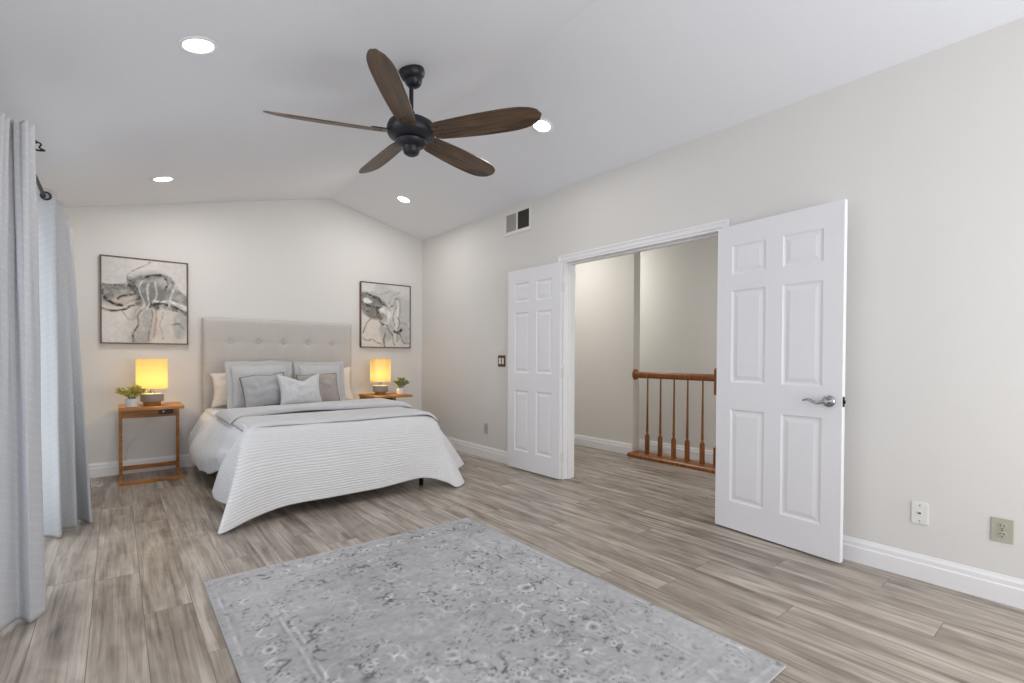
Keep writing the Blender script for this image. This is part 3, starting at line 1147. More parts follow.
# ------------------------------------------------------------------ wall pictures
def paint(w_, h, strokes, base, seed, washes):
    """abstract brush strokes composited on a fine canvas grid (u right, v down, both 0..1)"""
    nx, ny = 150, 180
    u, v = np.meshgrid((np.arange(nx) + 0.5) / nx, (np.arange(ny) + 0.5) / ny, indexing='ij')
    img = np.ones((nx, ny, 3)) * np.array(base[:3])
    rng = np.random.RandomState(seed)

    def noise2(fx, fy):
        gx, gy = int(fx) + 3, int(fy) + 3
        g = rng.rand(gx, gy)
        a, b = u * fx, v * fy
        i, j = a.astype(int), b.astype(int)
        s, t = a - i, b - j
        s, t = s * s * (3 - 2 * s), t * t * (3 - 2 * t)
        return (g[i, j] * (1 - s) + g[i + 1, j] * s) * (1 - t) + (g[i, j + 1] * (1 - s) + g[i + 1, j + 1] * s) * t
    n_lo = noise2(5, 6) * 0.6 + noise2(12, 14) * 0.4
    du, dv = (noise2(9, 9) - 0.5) * 0.05, (noise2(9, 9) - 0.5) * 0.05
    streak = noise2(40, 46)
    uu, vv = u + du, v + dv
    for (cx, cy, rx, ry, rot, col, al) in washes:
        c, s = math.cos(rot), math.sin(rot)
        a = (uu - cx) * c + (vv - cy) * s
        b = -(uu - cx) * s + (vv - cy) * c
        m = np.clip(1.25 - np.sqrt((a / rx) ** 2 + (b / ry) ** 2), 0, 0.45) / 0.45
        m = (m * m * (3 - 2 * m)) * al * (0.35 + 1.3 * n_lo * (0.6 + 0.8 * streak))
        m = np.clip(m, 0, 1)[..., None]
        img = img * (1 - m) + np.array(col[:3]) * m
    for (pts, wid, col, al) in strokes:
        cp = crom(pts, 40)
        d = np.full(u.shape, 9.0)
        for (x0, y0), (x1, y1) in zip(cp[:-1], cp[1:]):
            ex, ey = x1 - x0, y1 - y0
            t = np.clip(((uu - x0) * ex + (vv - y0) * ey) / (ex * ex + ey * ey + 1e-9), 0, 1)
            d = np.minimum(d, np.hypot(uu - x0 - t * ex, vv - y0 - t * ey))
        m = np.clip((wid * 1.25 - d) / (wid * 0.8), 0, 1) * al * (0.35 + 1.0 * streak)
        m = np.clip(m, 0, 1)[..., None]
        img = img * (1 - m) + np.array(col[:3]) * m
    t_ = (noise2(26, 30) - 0.5) * 0.10 + (noise2(70, 84) - 0.5) * 0.10
    return np.clip(img * (1 + t_[..., None]), 0, 1)


def picture(x0, x1, z0, z1, img, label):
    o = empty('wall_picture', ((x0 + x1) / 2, -0.001, (z0 + z1) / 2), label=label, cat='picture', group='abstract pictures above the bedside tables')
    hw, hh = (x1 - x0) / 2, (z1 - z0) / 2
    t, d = 0.011, 0.036
    bm = bmesh.new()
    box(bm, (-hw, -d, hh - t), (hw, 0, hh))
    box(bm, (-hw, -d, -hh), (hw, 0, -hh + t))
    box(bm, (-hw, -d, -hh + t), (-hw + t, 0, hh - t))
    box(bm, (hw - t, -d, -hh + t), (hw, 0, hh - t))
    build('frame', bm, M['frame_wood'], o)
    nx, ny = img.shape[:2]
    cw_, ch = hw - t - 0.0005, hh - t - 0.0005
    X, Z = np.meshgrid(np.linspace(-cw_, cw_, nx), np.linspace(ch, -ch, ny), indexing='ij')
    G = np.stack([X, np.full_like(X, -d + 0.007), Z], -1)
    c = grid_mesh('canvas', G, M['canvas'], o, smooth=False)
    at = c.data.color_attributes.new('pattern', 'FLOAT_COLOR', 'POINT')
    at.data.foreach_set('color', np.concatenate([img, np.ones(img.shape[:2] + (1,))], -1).reshape(-1).astype(np.float32))
    bm = bmesh.new()
    box(bm, (-cw_, -d + 0.008, -ch), (cw_, -0.002, ch))
    build('backing', bm, M['pot'], o)
    return o


W0 = srgb(212, 209, 205)
DK, MG, LG, WH, BR, PK, BL = srgb(62, 60, 59), srgb(128, 127, 126), srgb(170, 169, 168), srgb(228, 226, 223), srgb(132, 112, 96), srgb(206, 190, 178), srgb(176, 186, 194)
imgL = paint(0.7, 0.84, [
    ([(0.30, 0.30), (0.30, 0.20), (0.40, 0.09), (0.55, 0.04)], 0.008, MG, 0.8),
    ([(0.34, 0.33), (0.42, 0.22), (0.52, 0.20), (0.66, 0.19), (0.78, 0.20), (0.84, 0.28), (0.80, 0.38)], 0.034, MG, 0.9),
    ([(0.44, 0.22), (0.55, 0.18), (0.72, 0.19), (0.77, 0.27), (0.74, 0.34)], 0.016, DK, 0.9),
    ([(0.0, 0.38), (0.12, 0.36), (0.26, 0.33), (0.38, 0.36)], 0.045, MG, 0.95),
    ([(0.0, 0.34), (0.14, 0.31), (0.30, 0.30)], 0.012, DK, 0.7),
    ([(0.0, 0.41), (0.05, 0.48), (0.14, 0.53), (0.22, 0.54)], 0.020, DK, 1.0),
    ([(0.18, 0.48), (0.28, 0.45), (0.36, 0.42)], 0.016, DK, 0.9),
    ([(0.32, 0.27), (0.37, 0.36), (0.42, 0.44), (0.40, 0.54)], 0.040, DK, 0.75),
    ([(0.0, 0.60), (0.12, 0.62), (0.26, 0.59), (0.40, 0.55)], 0.018, BR, 0.9),
    ([(0.0, 0.58), (0.10, 0.61), (0.24, 0.60), (0.36, 0.57)], 0.010, DK, 0.9),
    ([(0.54, 0.58), (0.66, 0.53), (0.80, 0.54), (1.0, 0.60)], 0.022, DK, 0.95),
    ([(0.60, 0.60), (0.74, 0.57), (0.90, 0.60), (1.0, 0.63)], 0.022, MG, 0.9),
    ([(0.62, 0.49), (0.78, 0.49), (1.0, 0.53)], 0.020, WH, 0.9),
    ([(0.54, 0.54), (0.62, 0.57)], 0.034, DK, 0.8),
    ([(0.45, 0.26), (0.43, 0.40), (0.47, 0.54), (0.40, 0.64)], 0.011, WH, 0.6),
    ([(0.50, 0.24), (0.49, 0.40), (0.51, 0.56), (0.44, 0.68)], 0.008, MG, 0.95),
    ([(0.54, 0.28), (0.53, 0.42), (0.53, 0.56), (0.40, 0.74), (0.36, 0.90)], 0.014, WH, 0.7),
    ([(0.58, 0.26), (0.58, 0.40), (0.54, 0.52)], 0.008, MG, 0.95),
    ([(0.62, 0.26), (0.64, 0.40), (0.58, 0.52)], 0.012, WH, 0.6),
    ([(0.67, 0.32), (0.70, 0.44), (0.66, 0.50)], 0.012, MG, 0.9),
    ([(0.44, 0.62), (0.39, 0.78), (0.34, 0.96)], 0.018, MG, 0.9),
    ([(0.42, 0.64), (0.38, 0.80), (0.35, 0.94)], 0.008, DK, 0.7),
    ([(0.50, 0.64), (0.51, 0.80), (0.47, 0.98)], 0.030, LG, 0.95),
    ([(0.56, 0.62), (0.55, 0.80), (0.52, 0.97)], 0.010, MG, 0.9),
    ([(0.61, 0.62), (0.62, 0.78), (0.58, 0.94)], 0.012, BR, 0.6),
    ([(0.20, 0.62), (0.30, 0.72), (0.42, 0.66)], 0.012, LG, 0.95),
    ([(0.90, 0.62), (0.95, 0.76), (0.90, 0.92)], 0.030, LG, 0.9),
    ([(0.92, 0.66), (0.95, 0.78), (0.92, 0.90)], 0.014, BL, 0.8),
    ([(0.80, 0.78), (0.90, 0.74), (0.98, 0.82)], 0.010, MG, 0.8),
    ([(0.86, 0.28), (0.80, 0.44), (0.77, 0.54)], 0.014, WH, 0.7),
    ([(0.70, 0.62), (0.68, 0.78), (0.70, 0.96)], 0.010, LG, 0.9),
], W0, 3, [
    (0.15, 0.18, 0.30, 0.20, 0.3, srgb(200, 198, 196), 0.7), (0.20, 0.43, 0.28, 0.12, -0.1, MG, 0.75), (0.20, 0.50, 0.16, 0.05, -0.25, PK, 0.7),
    (0.58, 0.34, 0.28, 0.20, 0.1, LG, 0.95), (0.56, 0.42, 0.18, 0.16, 0.1, MG, 0.7), (0.82, 0.44, 0.24, 0.09, 0.1, MG, 0.9), (0.78, 0.76, 0.22, 0.20, 0.0, srgb(204, 197, 188), 0.6),
    (0.44, 0.80, 0.18, 0.24, 0.2, LG, 0.85), (0.60, 0.80, 0.05, 0.18, 0.1, PK, 0.5), (0.14, 0.82, 0.22, 0.18, 0, srgb(216, 215, 213), 0.6), (0.86, 0.14, 0.2, 0.14, 0.3, srgb(206, 203, 199), 0.5),
    (0.92, 0.78, 0.10, 0.18, 0, LG, 0.7),
])
picture(-3.417, -2.720, 1.267, 2.106, imgL, 'framed abstract grey brush painting above the left bedside lamp')
imgR = paint(0.7, 0.84, [
    ([(0.0, 0.22), (0.12, 0.20), (0.28, 0.24), (0.42, 0.32), (0.54, 0.40)], 0.050, MG, 0.95),
    ([(0.10, 0.16), (0.26, 0.21), (0.38, 0.28), (0.50, 0.37)], 0.022, DK, 0.95),
    ([(0.10, 0.33), (0.22, 0.37), (0.36, 0.38), (0.52, 0.38)], 0.020, DK, 0.85),
    ([(0.0, 0.40), (0.10, 0.46), (0.22, 0.50), (0.34, 0.48)], 0.040, MG, 0.8),
    ([(0.0, 0.30), (0.06, 0.40), (0.14, 0.44)], 0.014, DK, 0.6),
    ([(0.32, 0.38), (0.33, 0.46), (0.40, 0.53)], 0.034, DK, 0.8),
    ([(0.40, 0.42), (0.50, 0.40), (0.56, 0.46), (0.54, 0.58), (0.48, 0.64)], 0.040, WH, 0.95),
    ([(0.42, 0.46), (0.50, 0.52), (0.52, 0.62)], 0.008, MG, 0.9),
    ([(0.36, 0.55), (0.40, 0.62), (0.52, 0.65)], 0.018, BR, 0.85),
    ([(0.36, 0.58), (0.44, 0.65)], 0.016, DK, 0.75),
    ([(0.05, 0.78), (0.10, 0.64), (0.20, 0.56), (0.34, 0.51)], 0.014, BR, 0.85),
    ([(0.02, 0.86), (0.20, 0.90), (0.40, 0.94)], 0.012, BR, 0.7),
    ([(0.74, 0.20), (0.69, 0.34), (0.65, 0.50), (0.66, 0.64)], 0.016, BR, 0.8),
    ([(0.76, 0.20), (0.79, 0.38), (0.77, 0.56), (0.74, 0.70)], 0.022, LG, 0.95),
    ([(0.72, 0.24), (0.74, 0.44), (0.72, 0.66)], 0.030, WH, 0.8),
    ([(0.74, 0.52), (0.78, 0.62), (0.74, 0.72)], 0.014, BR, 0.7),
    ([(0.53, 0.64), (0.58, 0.74), (0.63, 0.81)], 0.014, BR, 0.8),
    ([(0.66, 0.75), (0.76, 0.77), (0.82, 0.73)], 0.028, DK, 0.95),
    ([(0.46, 0.77), (0.45, 0.88), (0.47, 0.97)], 0.022, BR, 0.85),
    ([(0.62, 0.80), (0.64, 0.90), (0.66, 0.98)], 0.016, MG, 0.8),
    ([(0.74, 0.78), (0.72, 0.92)], 0.012, MG, 0.9),
    ([(0.80, 0.78), (0.86, 0.90), (0.99, 0.92)], 0.018, MG, 0.95),
    ([(0.82, 0.62), (0.92, 0.64), (1.0, 0.72)], 0.022, LG, 0.95),
    ([(0.55, 0.30), (0.66, 0.16), (0.80, 0.10)], 0.018, LG, 0.9),
    ([(0.58, 0.36), (0.68, 0.26), (0.72, 0.20)], 0.010, MG, 0.9),
    ([(0.20, 0.12), (0.40, 0.18), (0.60, 0.12)], 0.014, LG, 0.9),
], W0, 9, [
    (0.14, 0.30, 0.26, 0.16, 0.2, MG, 0.8), (0.24, 0.48, 0.24, 0.08, 0.1, MG, 0.7), (0.30, 0.74, 0.28, 0.18, -0.2, srgb(214, 206, 199), 0.7),
    (0.86, 0.44, 0.16, 0.28, 0, srgb(192, 192, 191), 0.9), (0.56, 0.20, 0.34, 0.14, 0.4, srgb(192, 191, 190), 0.85), (0.86, 0.80, 0.16, 0.12, 0, LG, 0.6), (0.13, 0.28, 0.09, 0.035, 0, WH, 0.95),
    (0.50, 0.70, 0.14, 0.20, 0, LG, 0.6),
])
picture(-0.887, -0.189, 1.267, 2.106, imgR, 'framed abstract grey brush painting above the right bedside lamp')

# ------------------------------------------------------------------ bed
BX0, BX1, BY0, BY1 = -2.575, -1.045, -2.18, -0.13
BC = (BX0 + BX1) / 2
bed = empty('bed', (BC, -1.1, 0), label='queen bed with a tall beige buttoned headboard against the gable wall', cat='bed')


def bb(name, bm, mat, smooth=False, bevel=0, angle=None, parent=None):
    o = build(name, bm, mat, parent or bed, smooth, bevel, angle)
    if parent is None or parent is bed:
        off = Vector((BC, -1.1, 0))
    else:
        off = Vector((BC, -1.1, 0))
    for v in o.data.vertices:
        v.co -= off
    return o


# tufted headboard: a soft front with dimples at the buttons
HX0, HX1, HZ1 = -2.597, -1.025, 1.553
bxs = [-2.345, -2.073, -1.812, -1.545, -1.27]
bzs = [1.30, 1.00, 0.70]
nx, nz = 90, 70
front = np.zeros((nx, nz, 3))
for i, x in enumerate(np.linspace(HX0, HX1, nx)):
    for j, z in enumerate(np.linspace(0.30, HZ1, nz)):
        e = min(x - HX0, HX1 - x, HZ1 - z)
        rnd = 0.022 * (1 - max(0, 1 - e / 0.03) ** 2) if e < 0.03 else 0.022
        dim = 0.0
        for bx_ in bxs:
            for bz in bzs:
                d2 = (x - bx_) ** 2 + (z - bz) ** 2
                dim += 0.016 * math.exp(-d2 / 0.0011) + 0.006 * math.exp(-d2 / 0.009)
        for bx_ in bxs:
            dim += 0.003 * math.exp(-((x - bx_) / 0.012) ** 2)
        for bz in bzs:
            dim += 0.003 * math.exp(-((z - bz) / 0.012) ** 2)
        front[i, j] = (x, -0.085 - rnd + dim, z)
bm = bmesh.new()
vs = [[bm.verts.new(front[i, j]) for j in range(nz)] for i in range(nx)]
for i in range(nx - 1):
    for j in range(nz - 1):
        bm.faces.new((vs[i][j], vs[i + 1][j], vs[i + 1][j + 1], vs[i][j + 1]))
border = [vs[i][0] for i in range(nx)] + [vs[nx - 1][j] for j in range(1, nz)] + [vs[i][nz - 1] for i in range(nx - 2, -1, -1)] + [vs[0][j] for j in range(nz - 2, 0, -1)]
back = [bm.verts.new((v.co.x, -0.022, v.co.z)) for v in border]
for i in range(len(border)):
    j = (i + 1) % len(border)
    bm.faces.new((border[i], back[i], back[j], border[j]))
bm.faces.new(back)
hb = bb('headboard', bm, M['headboard'], smooth=True, angle=50)
for bx_ in bxs:
    for bz in bzs[:2]:
        bm = bmesh.new()
        lathe(bm, [(0.013, 0.0), (0.013, 0.004), (0.009, 0.007), (0.003, 0.008)], 16, mat4=Matrix.Translation((bx_, -0.0885, bz)) @ Matrix.Rotation(PI / 2, 4, 'X'))
        bb('button', bm, M['headboard'], smooth=True, parent=hb)
bm = bmesh.new()
box(bm, (BX0 + 0.015, BY0 + 0.03, 0.20), (BX1 - 0.015, BY1, 0.34))
bb('bed_base', bm, M['headboard'], bevel=0.01)
bm = bmesh.new()
box(bm, (BX0 + 0.005, BY0, 0.342), (BX1 - 0.005, BY1, 0.560))
bb('mattress', bm, M['white_cloth'], bevel=0.04)
for lx in (BX0 + 0.10, BX1 - 0.11):
    for ly in (BY0 + 0.06, BY1 - 0.08):
        bm = bmesh.new()
        lathe(bm, [(0.017, 0.0), (0.020, 0.004), (0.020, 0.199)], 16, (lx, ly, 0))
        bb('leg', bm, M['steel_dark'], smooth=True, angle=40)

# --- white duvet over the mattress, puffing out and hanging down at both sides
ys = [-0.14, -0.45, -0.8, -1.15, -1.5, -1.85, -2.08, -2.195]
hz = [0.20, 0.15, 0.14, 0.16, 0.21, 0.28, 0.33, 0.38]
hxo = [0.09, 0.125, 0.130, 0.105, 0.060, 0.020, 0.012, 0.012]
cols = []
for y, z, o_ in zip(ys, hz, hxo):
    drop = 0.0 if y > -2.0 else (0.014 if y > -2.1 else 0.030)
    cols.append(np.array([
        (BX0 - o_ - 0.004, y, z), (BX0 - o_ - 0.03, y, z + 0.13), (BX0 - 0.65 * o_ - 0.02, y, 0.44), (BX0 - 0.012, y, 0.562 - drop), (BX0 + 0.09, y, 0.603 - drop), (BC, y, 0.605 - drop),
        (BX1 - 0.09, y, 0.603 - drop), (BX1 + 0.012, y, 0.562 - drop), (BX1 + 0.4 * o_ + 0.015, y, 0.44), (BX1 + 0.5 * o_ + 0.02, y, z + 0.15), (BX1 + 0.45 * o_, y, z + 0.02)]))
cols = np.array(cols)
A = np.array([crom(c, 90) for c in cols])
G = np.array([crom(A[:, k], 70) for k in range(90)])
for i in range(90):
    for j in range(70):
        p = G[i, j]
        side = max(0.0, min(1.0, (0.60 - p[2]) / 0.25))
        s = -1 if i < 45 else 1
        fold = (0.032 + 0.030 * max(0, min(1, (p[1] + 1.5) / 0.4))) * side * (-0.1 + abs(mnoise.noise(Vector((p[1] * 7, p[2] * 0.9, s * 3.0))))) + 0.010 * side * abs(mnoise.noise(Vector((p[1] * 17, p[2] * 2, 7.0))))
        p[0] += s * fold * 1.4
        p[2] += 0.032 * side * mnoise.noise(Vector((p[1] * 4.0, 4.4, s))) * (1 if p[2] < 0.3 else 0.2)
        if side < 0.5:
            p[2] += 0.010 * (1 if p[1] > -1.6 else 0.2) * mnoise.noise(Vector((p[0] * 6, p[1] * 6, 1.2)))
duvet = grid_mesh('duvet', G, M['white_cloth'], thick=0.014)
tag(duvet, label='puffy white duvet hanging down the left side of the bed', cat='duvet')

# --- ribbed white coverlet over the foot of the bed, with its corners reaching the floor
CT = 0.636
ctl = [
    # A0 (on top)            A (near edge)          B (edge)               C (hang)               D (hem)
    [(-2.550, -1.66, CT), (-2.570, -2.06, CT - .012), (-2.622, -2.13, .565), (-2.690, -1.93, .37), (-2.725, -1.68, .105)],
    [(-2.545, -1.66, CT), (-2.565, -2.09, CT - .008), (-2.622, -2.16, .560), (-2.690, -2.02, .34), (-2.722, -1.86, .085)],
    [(-2.535, -1.66, CT), (-2.555, -2.12, CT - .004), (-2.615, -2.19, .560), (-2.650, -2.18, .31), (-2.655, -2.19, .075)],
    [(-2.510, -1.66, CT), (-2.540, -2.14, CT - .002), (-2.605, -2.235, .560), (-2.685, -2.335, .29), (-2.790, -2.445, .008)],
    [(-2.480, -1.66, CT), (-2.500, -2.13, CT), (-2.545, -2.255, .575), (-2.560, -2.330, .32), (-2.570, -2.365, .052)],
    [(-2.300, -1.66, CT), (-2.310, -2.12, CT), (-2.315, -2.248, .578), (-2.315, -2.295, .33), (-2.330, -2.318, .080)],
    [(-2.000, -1.66, CT), (-2.000, -2.12, CT), (-2.000, -2.248, .578), (-2.000, -2.292, .33), (-2.000, -2.308, .084)],
    [(-1.640, -1.66, CT), (-1.640, -2.12, CT), (-1.640, -2.248, .578), (-1.640, -2.290, .33), (-1.640, -2.300, .086)],
    [(-1.330, -1.66, CT), (-1.330, -2.11, CT), (-1.320, -2.248, .575), (-1.290, -2.290, .33), (-1.250, -2.300, .112)],
    [(-1.180, -1.66, CT), (-1.175, -2.10, CT - .004), (-1.140, -2.240, .560), (-1.085, -2.300, .32), (-1.050, -2.355, .060)],
    [(-1.120, -1.66, CT), (-1.105, -2.08, CT - .008), (-1.050, -2.215, .545), (-.980, -2.300, .28), (-.965, -2.415, .010)],
    [(-1.105, -1.66, CT), (-1.085, -2.05, CT - .010), (-1.025, -2.17, .540), (-.930, -2.240, .28), (-.840, -2.335, .022)],
    [(-1.095, -1.66, CT), (-1.075, -2.00, CT - .012), (-1.010, -2.10, .540), (-.900, -2.14, .31), (-.835, -2.18, .085)],
    [(-1.090, -1.66, CT), (-1.070, -1.93, CT - .014), (-.990, -2.03, .545), (-.810, -2.03, .345), (-.610, -1.985, .095)],
    [(-1.085, -1.66, CT), (-1.065, -1.82, CT - .016), (-.985, -1.86, .545), (-.830, -1.84, .330), (-.680, -1.80, .095)],
]
NU, NV = 200, 90
A = np.array([crom(c, NV) for c in ctl])
G = np.array([crom(A[:, k], NU) for k in range(NV)]).transpose(1, 0, 2)
for i in range(NU):
    for j in range(NV):
        p = G[i, j]
        h = max(0.0, min(1.0, (0.60 - p[2]) / 0.3))
        fr = h * (1 - 0.0)
        n1 = mnoise.noise(Vector((i / NU * 16, j / NV * 1.2, 2.0)))
        p[1] += -0.010 * fr * n1
        p[2] = max(0.006, p[2] + 0.004 * (1 - h) * mnoise.noise(Vector((p[0] * 5, p[1] * 5, 0))))
coverlet = grid_mesh('coverlet', G, M['coverlet'], thick=0.010)
tag(coverlet, label='white ribbed coverlet draped over the foot of the bed to the floor', cat='bedspread')

# its folded-back top band
NU, NV = 90, 26
G = np.zeros((NU, NV, 3))
for i in range(NU):
    t = i / (NU - 1)
    x = -2.57 + t * (1.51)
    ed = max(0, 1 - min(t, 1 - t) / 0.06)
    for j in range(NV):
        s = j / (NV - 1)
        yf = -2.175 + 0.012 * math.sin(t * 9) - 0.01 * t
        y = yf + s * (-1.64 - yf)
        lip = math.sqrt(max(0, 1 - (1 - min(1, s / 0.05)) ** 2))
        z = CT + 0.006 + 0.020 * lip + 0.004 * mnoise.noise(Vector((x * 4, y * 5, 3)))
        if t > 0.5:
            dx = 0.04 * ed
            z -= 0.07 * ed ** 2
        else:
            dx = -0.01 * ed
            z -= 0.05 * ed ** 2
        G[i, j] = (x + dx, y, z)
fl = grid_mesh('folded_edge', G, M['coverlet_flap'], coverlet, thick=0.010)
fl['label'] = 'folded back top edge of the coverlet, shade greyed into its colour'

# --- folded light grey blanket across the bed
NU, NS = 100, 44
G = np.zeros((NU, NS, 3))
for i in range(NU):
    t = i / (NU - 1)
    x = -2.60 + t * 1.61
    yf = -1.66 + 0.42 * math.sin(min(1, t / 0.45) * PI / 2) * (1 - 0.75 * max(0, (t - 0.45) / 0.55)) - 0.10 * t + 0.012 * mnoise.noise(Vector((t * 9, 0, 5)))
    yb = -0.87 - 0.02 * t
    end = min(1.0, min(t, 1 - t) / 0.06)
    end = math.sqrt(max(0.0, 1 - (1 - end) ** 2))
    th = 0.030 * (0.2 + 0.8 * end) * (0.85 + 0.25 * t)
    zc = 0.629 + th + 0.016 * t - 0.018 * (max(0, 1 - min(t, 1 - t) / 0.07) ** 2)
    for j in range(NS):
        a = 2 * PI * j / (NS - 1)
        ca, sa = math.cos(a), math.sin(a)
        yy = (yf + yb) / 2 + (yb - yf) / 2 * math.copysign(abs(ca) ** 0.30, ca)
        zz = zc + th * math.copysign(abs(sa) ** 0.7, sa)
        if yy > -1.05:
            zz -= 0.5 * th * min(1, (yy + 1.05) / 0.12) * (1 if sa > 0 else 0)
        if sa > 0:
            zz += 0.006 * end * math.exp(-((yy - yf - 0.05) / 0.05) ** 2) + 0.007 * end * mnoise.noise(Vector((x * 4, yy * 9, 1)))
        G[i, j] = (x, yy, zz)
bl = grid_mesh('blanket', G, M['grey_blanket'])
tag(bl, label='light grey blanket folded across the bed below the pillows', cat='blanket')


# --- pillows
def pillow(name, w_, h, t, loc, tilt, yaw, mat, label, roll=0.0, flange=0.0, vdent=0.0, ear=0.06, piping=False, seed=0.0):
    """stuffed pillow standing on its edge: local x width, z height, y thickness; base of it at loc"""
    n = 44
    root = empty(name, loc, label=label, cat='pillow')
    root.rotation_euler = (tilt, roll, yaw)
    u = np.linspace(-1, 1, n)

    def surf(s, wf=1.0, flat=False):
        G_ = np.zeros((n, n, 3))
        for i, a in enumerate(u):
            for j, b in enumerate(u):
                x = a * w_ / 2 * (1 - ear * (1 - b * b) * abs(a) ** 3)
                z = b * h / 2 * (1 - ear * (1 - a * a) * abs(b) ** 3)
                d = max(0, (1 - a * a)) ** 0.46 * max(0, (1 - b * b)) ** 0.46
                y = s * t / 2 * d
                if vdent:
                    q = max(0, (b - 0.1)) / 0.9
                    z -= vdent * q * math.exp(-(a / 0.42) ** 2)
                nn = mnoise.noise(Vector((a * 2.3 + seed, b * 2.3, s)))
                y += s * 0.017 * nn * d + s * 0.006 * mnoise.noise(Vector((a * 6 + seed, b * 4, s * 2))) * d
                z += 0.018 * mnoise.noise(Vector((a * 1.5, seed + 4, b))) * abs(b)
                G_[i, j] = (x, y, z + h / 2)
        return G_
    F_, B_ = surf(-1), surf(1)
    me = bpy.data.meshes.new('pillow_body')
    verts = [tuple(p) for p in F_.reshape(-1, 3)] + [tuple(p) for p in B_.reshape(-1, 3)]
    fs = []
    for i in range(n - 1):
        for j in range(n - 1):
            fs.append((i * n + j, (i + 1) * n + j, (i + 1) * n + j + 1, i * n + j + 1))
            k = n * n
            fs.append((k + i * n + j, k + i * n + j + 1, k + (i + 1) * n + j + 1, k + (i + 1) * n + j))
    me.from_pydata(verts, [], fs)
    bm_ = bmesh.new()
    bm_.from_mesh(me)
    bmesh.ops.remove_doubles(bm_, verts=bm_.verts[:], dist=0.0004)
    bm_.to_mesh(me)
    bm_.free()
    link_mesh('pillow_body', me, mat, root, True)
    rim = [F_[i, 0] for i in range(n)] + [F_[n - 1, j] for j in range(1, n)] + [F_[i, n - 1] for i in range(n - 2, -1, -1)] + [F_[0, j] for j in range(n - 2, 0, -1)]
    rim = np.array(rim)
    if flange:
        m_ = len(rim)
        Gf = np.zeros((m_, 6, 3))
        c = np.array([0, 0, h / 2])
        for i, p in enumerate(rim):
            q = p - c
            out = np.array([q[0] / (w_ / 2), 0, q[2] / (h / 2)])
            e = max(abs(out[0]), abs(out[2]))
            out = out / e
            dirv = np.array([math.copysign(min(1, abs(out[0]) ** 8 + (0)), out[0]), 0, math.copysign(min(1, abs(out[2]) ** 8), out[2])])
            for k in range(6):
                r = -0.006 + (flange + 0.006) * k / 5
                Gf[i, k] = p + dirv * r + np.array([0, 0.007 * mnoise.noise(Vector((i * 0.16, k * 0.3, seed))) * k / 5, 0])
                if Gf[i, k][2] < 0.0:
                    Gf[i, k][2] = 0.0
        grid_mesh('flange', Gf, mat, root, close_u=True, thick=0.006)
    if piping:
        bm_ = bmesh.new()
        tube(bm_, list(rim) + [rim[0]], 0.0042, 8, caps=False)
        build('piping', bm_, M['piping'], root, smooth=True)
    return root


ZP = 0.630
pillow('bed_pillow', 0.66, 0.36, 0.15, (-2.225, -0.285, ZP), -0.20, 0.0, M['pillow_white'], 'cream bed pillow showing at the left edge behind the large grey sham', seed=1, ear=0.10)
pillow('bed_pillow', 0.66, 0.40, 0.15, (-1.40, -0.285, ZP), -0.20, 0.0, M['pillow_white'], 'cream bed pillow showing at the right edge behind the grey sham', seed=2, ear=0.10)
pillow('pillow_sham', 0.56, 0.45, 0.14, (-2.12, -0.49, ZP - 0.006), -0.24, 0.03, M['sham'], 'large pale grey flanged sham at the left of the bed', flange=0.045, seed=3, ear=0.05)
pillow('pillow_sham', 0.47, 0.44, 0.14, (-1.505, -0.47, ZP - 0.006), -0.22, -0.03, M['sham'], 'pale grey sham at the right, behind the taupe pillow', flange=0.040, seed=4, ear=0.05)
pillow('throw_pillow', 0.42, 0.33, 0.13, (-2.10, -0.655, ZP + 0.018), -0.30, 0.04, M['grey_pillow'], 'mid grey piped pillow in front of the left sham', piping=True, roll=-0.10, seed=5, ear=0.05)
pillow('throw_pillow', 0.42, 0.33, 0.13, (-1.58, -0.655, ZP + 0.012), -0.30, -0.04, M['taupe_pillow'], 'taupe pillow with dark piping at the right of the bed', piping=True, roll=-0.05, seed=6, ear=0.05)
pillow('cushion', 0.44, 0.34, 0.15, (-1.81, -0.80, ZP + 0.012), -0.34, 0.05, M['cushion'], 'small pale cushion with a dented top, front centre of the bed', vdent=0.055, seed=7, ear=0.12)

# ------------------------------------------------------------------ bedside tables
TX0, TX1 = -3.285, -2.805


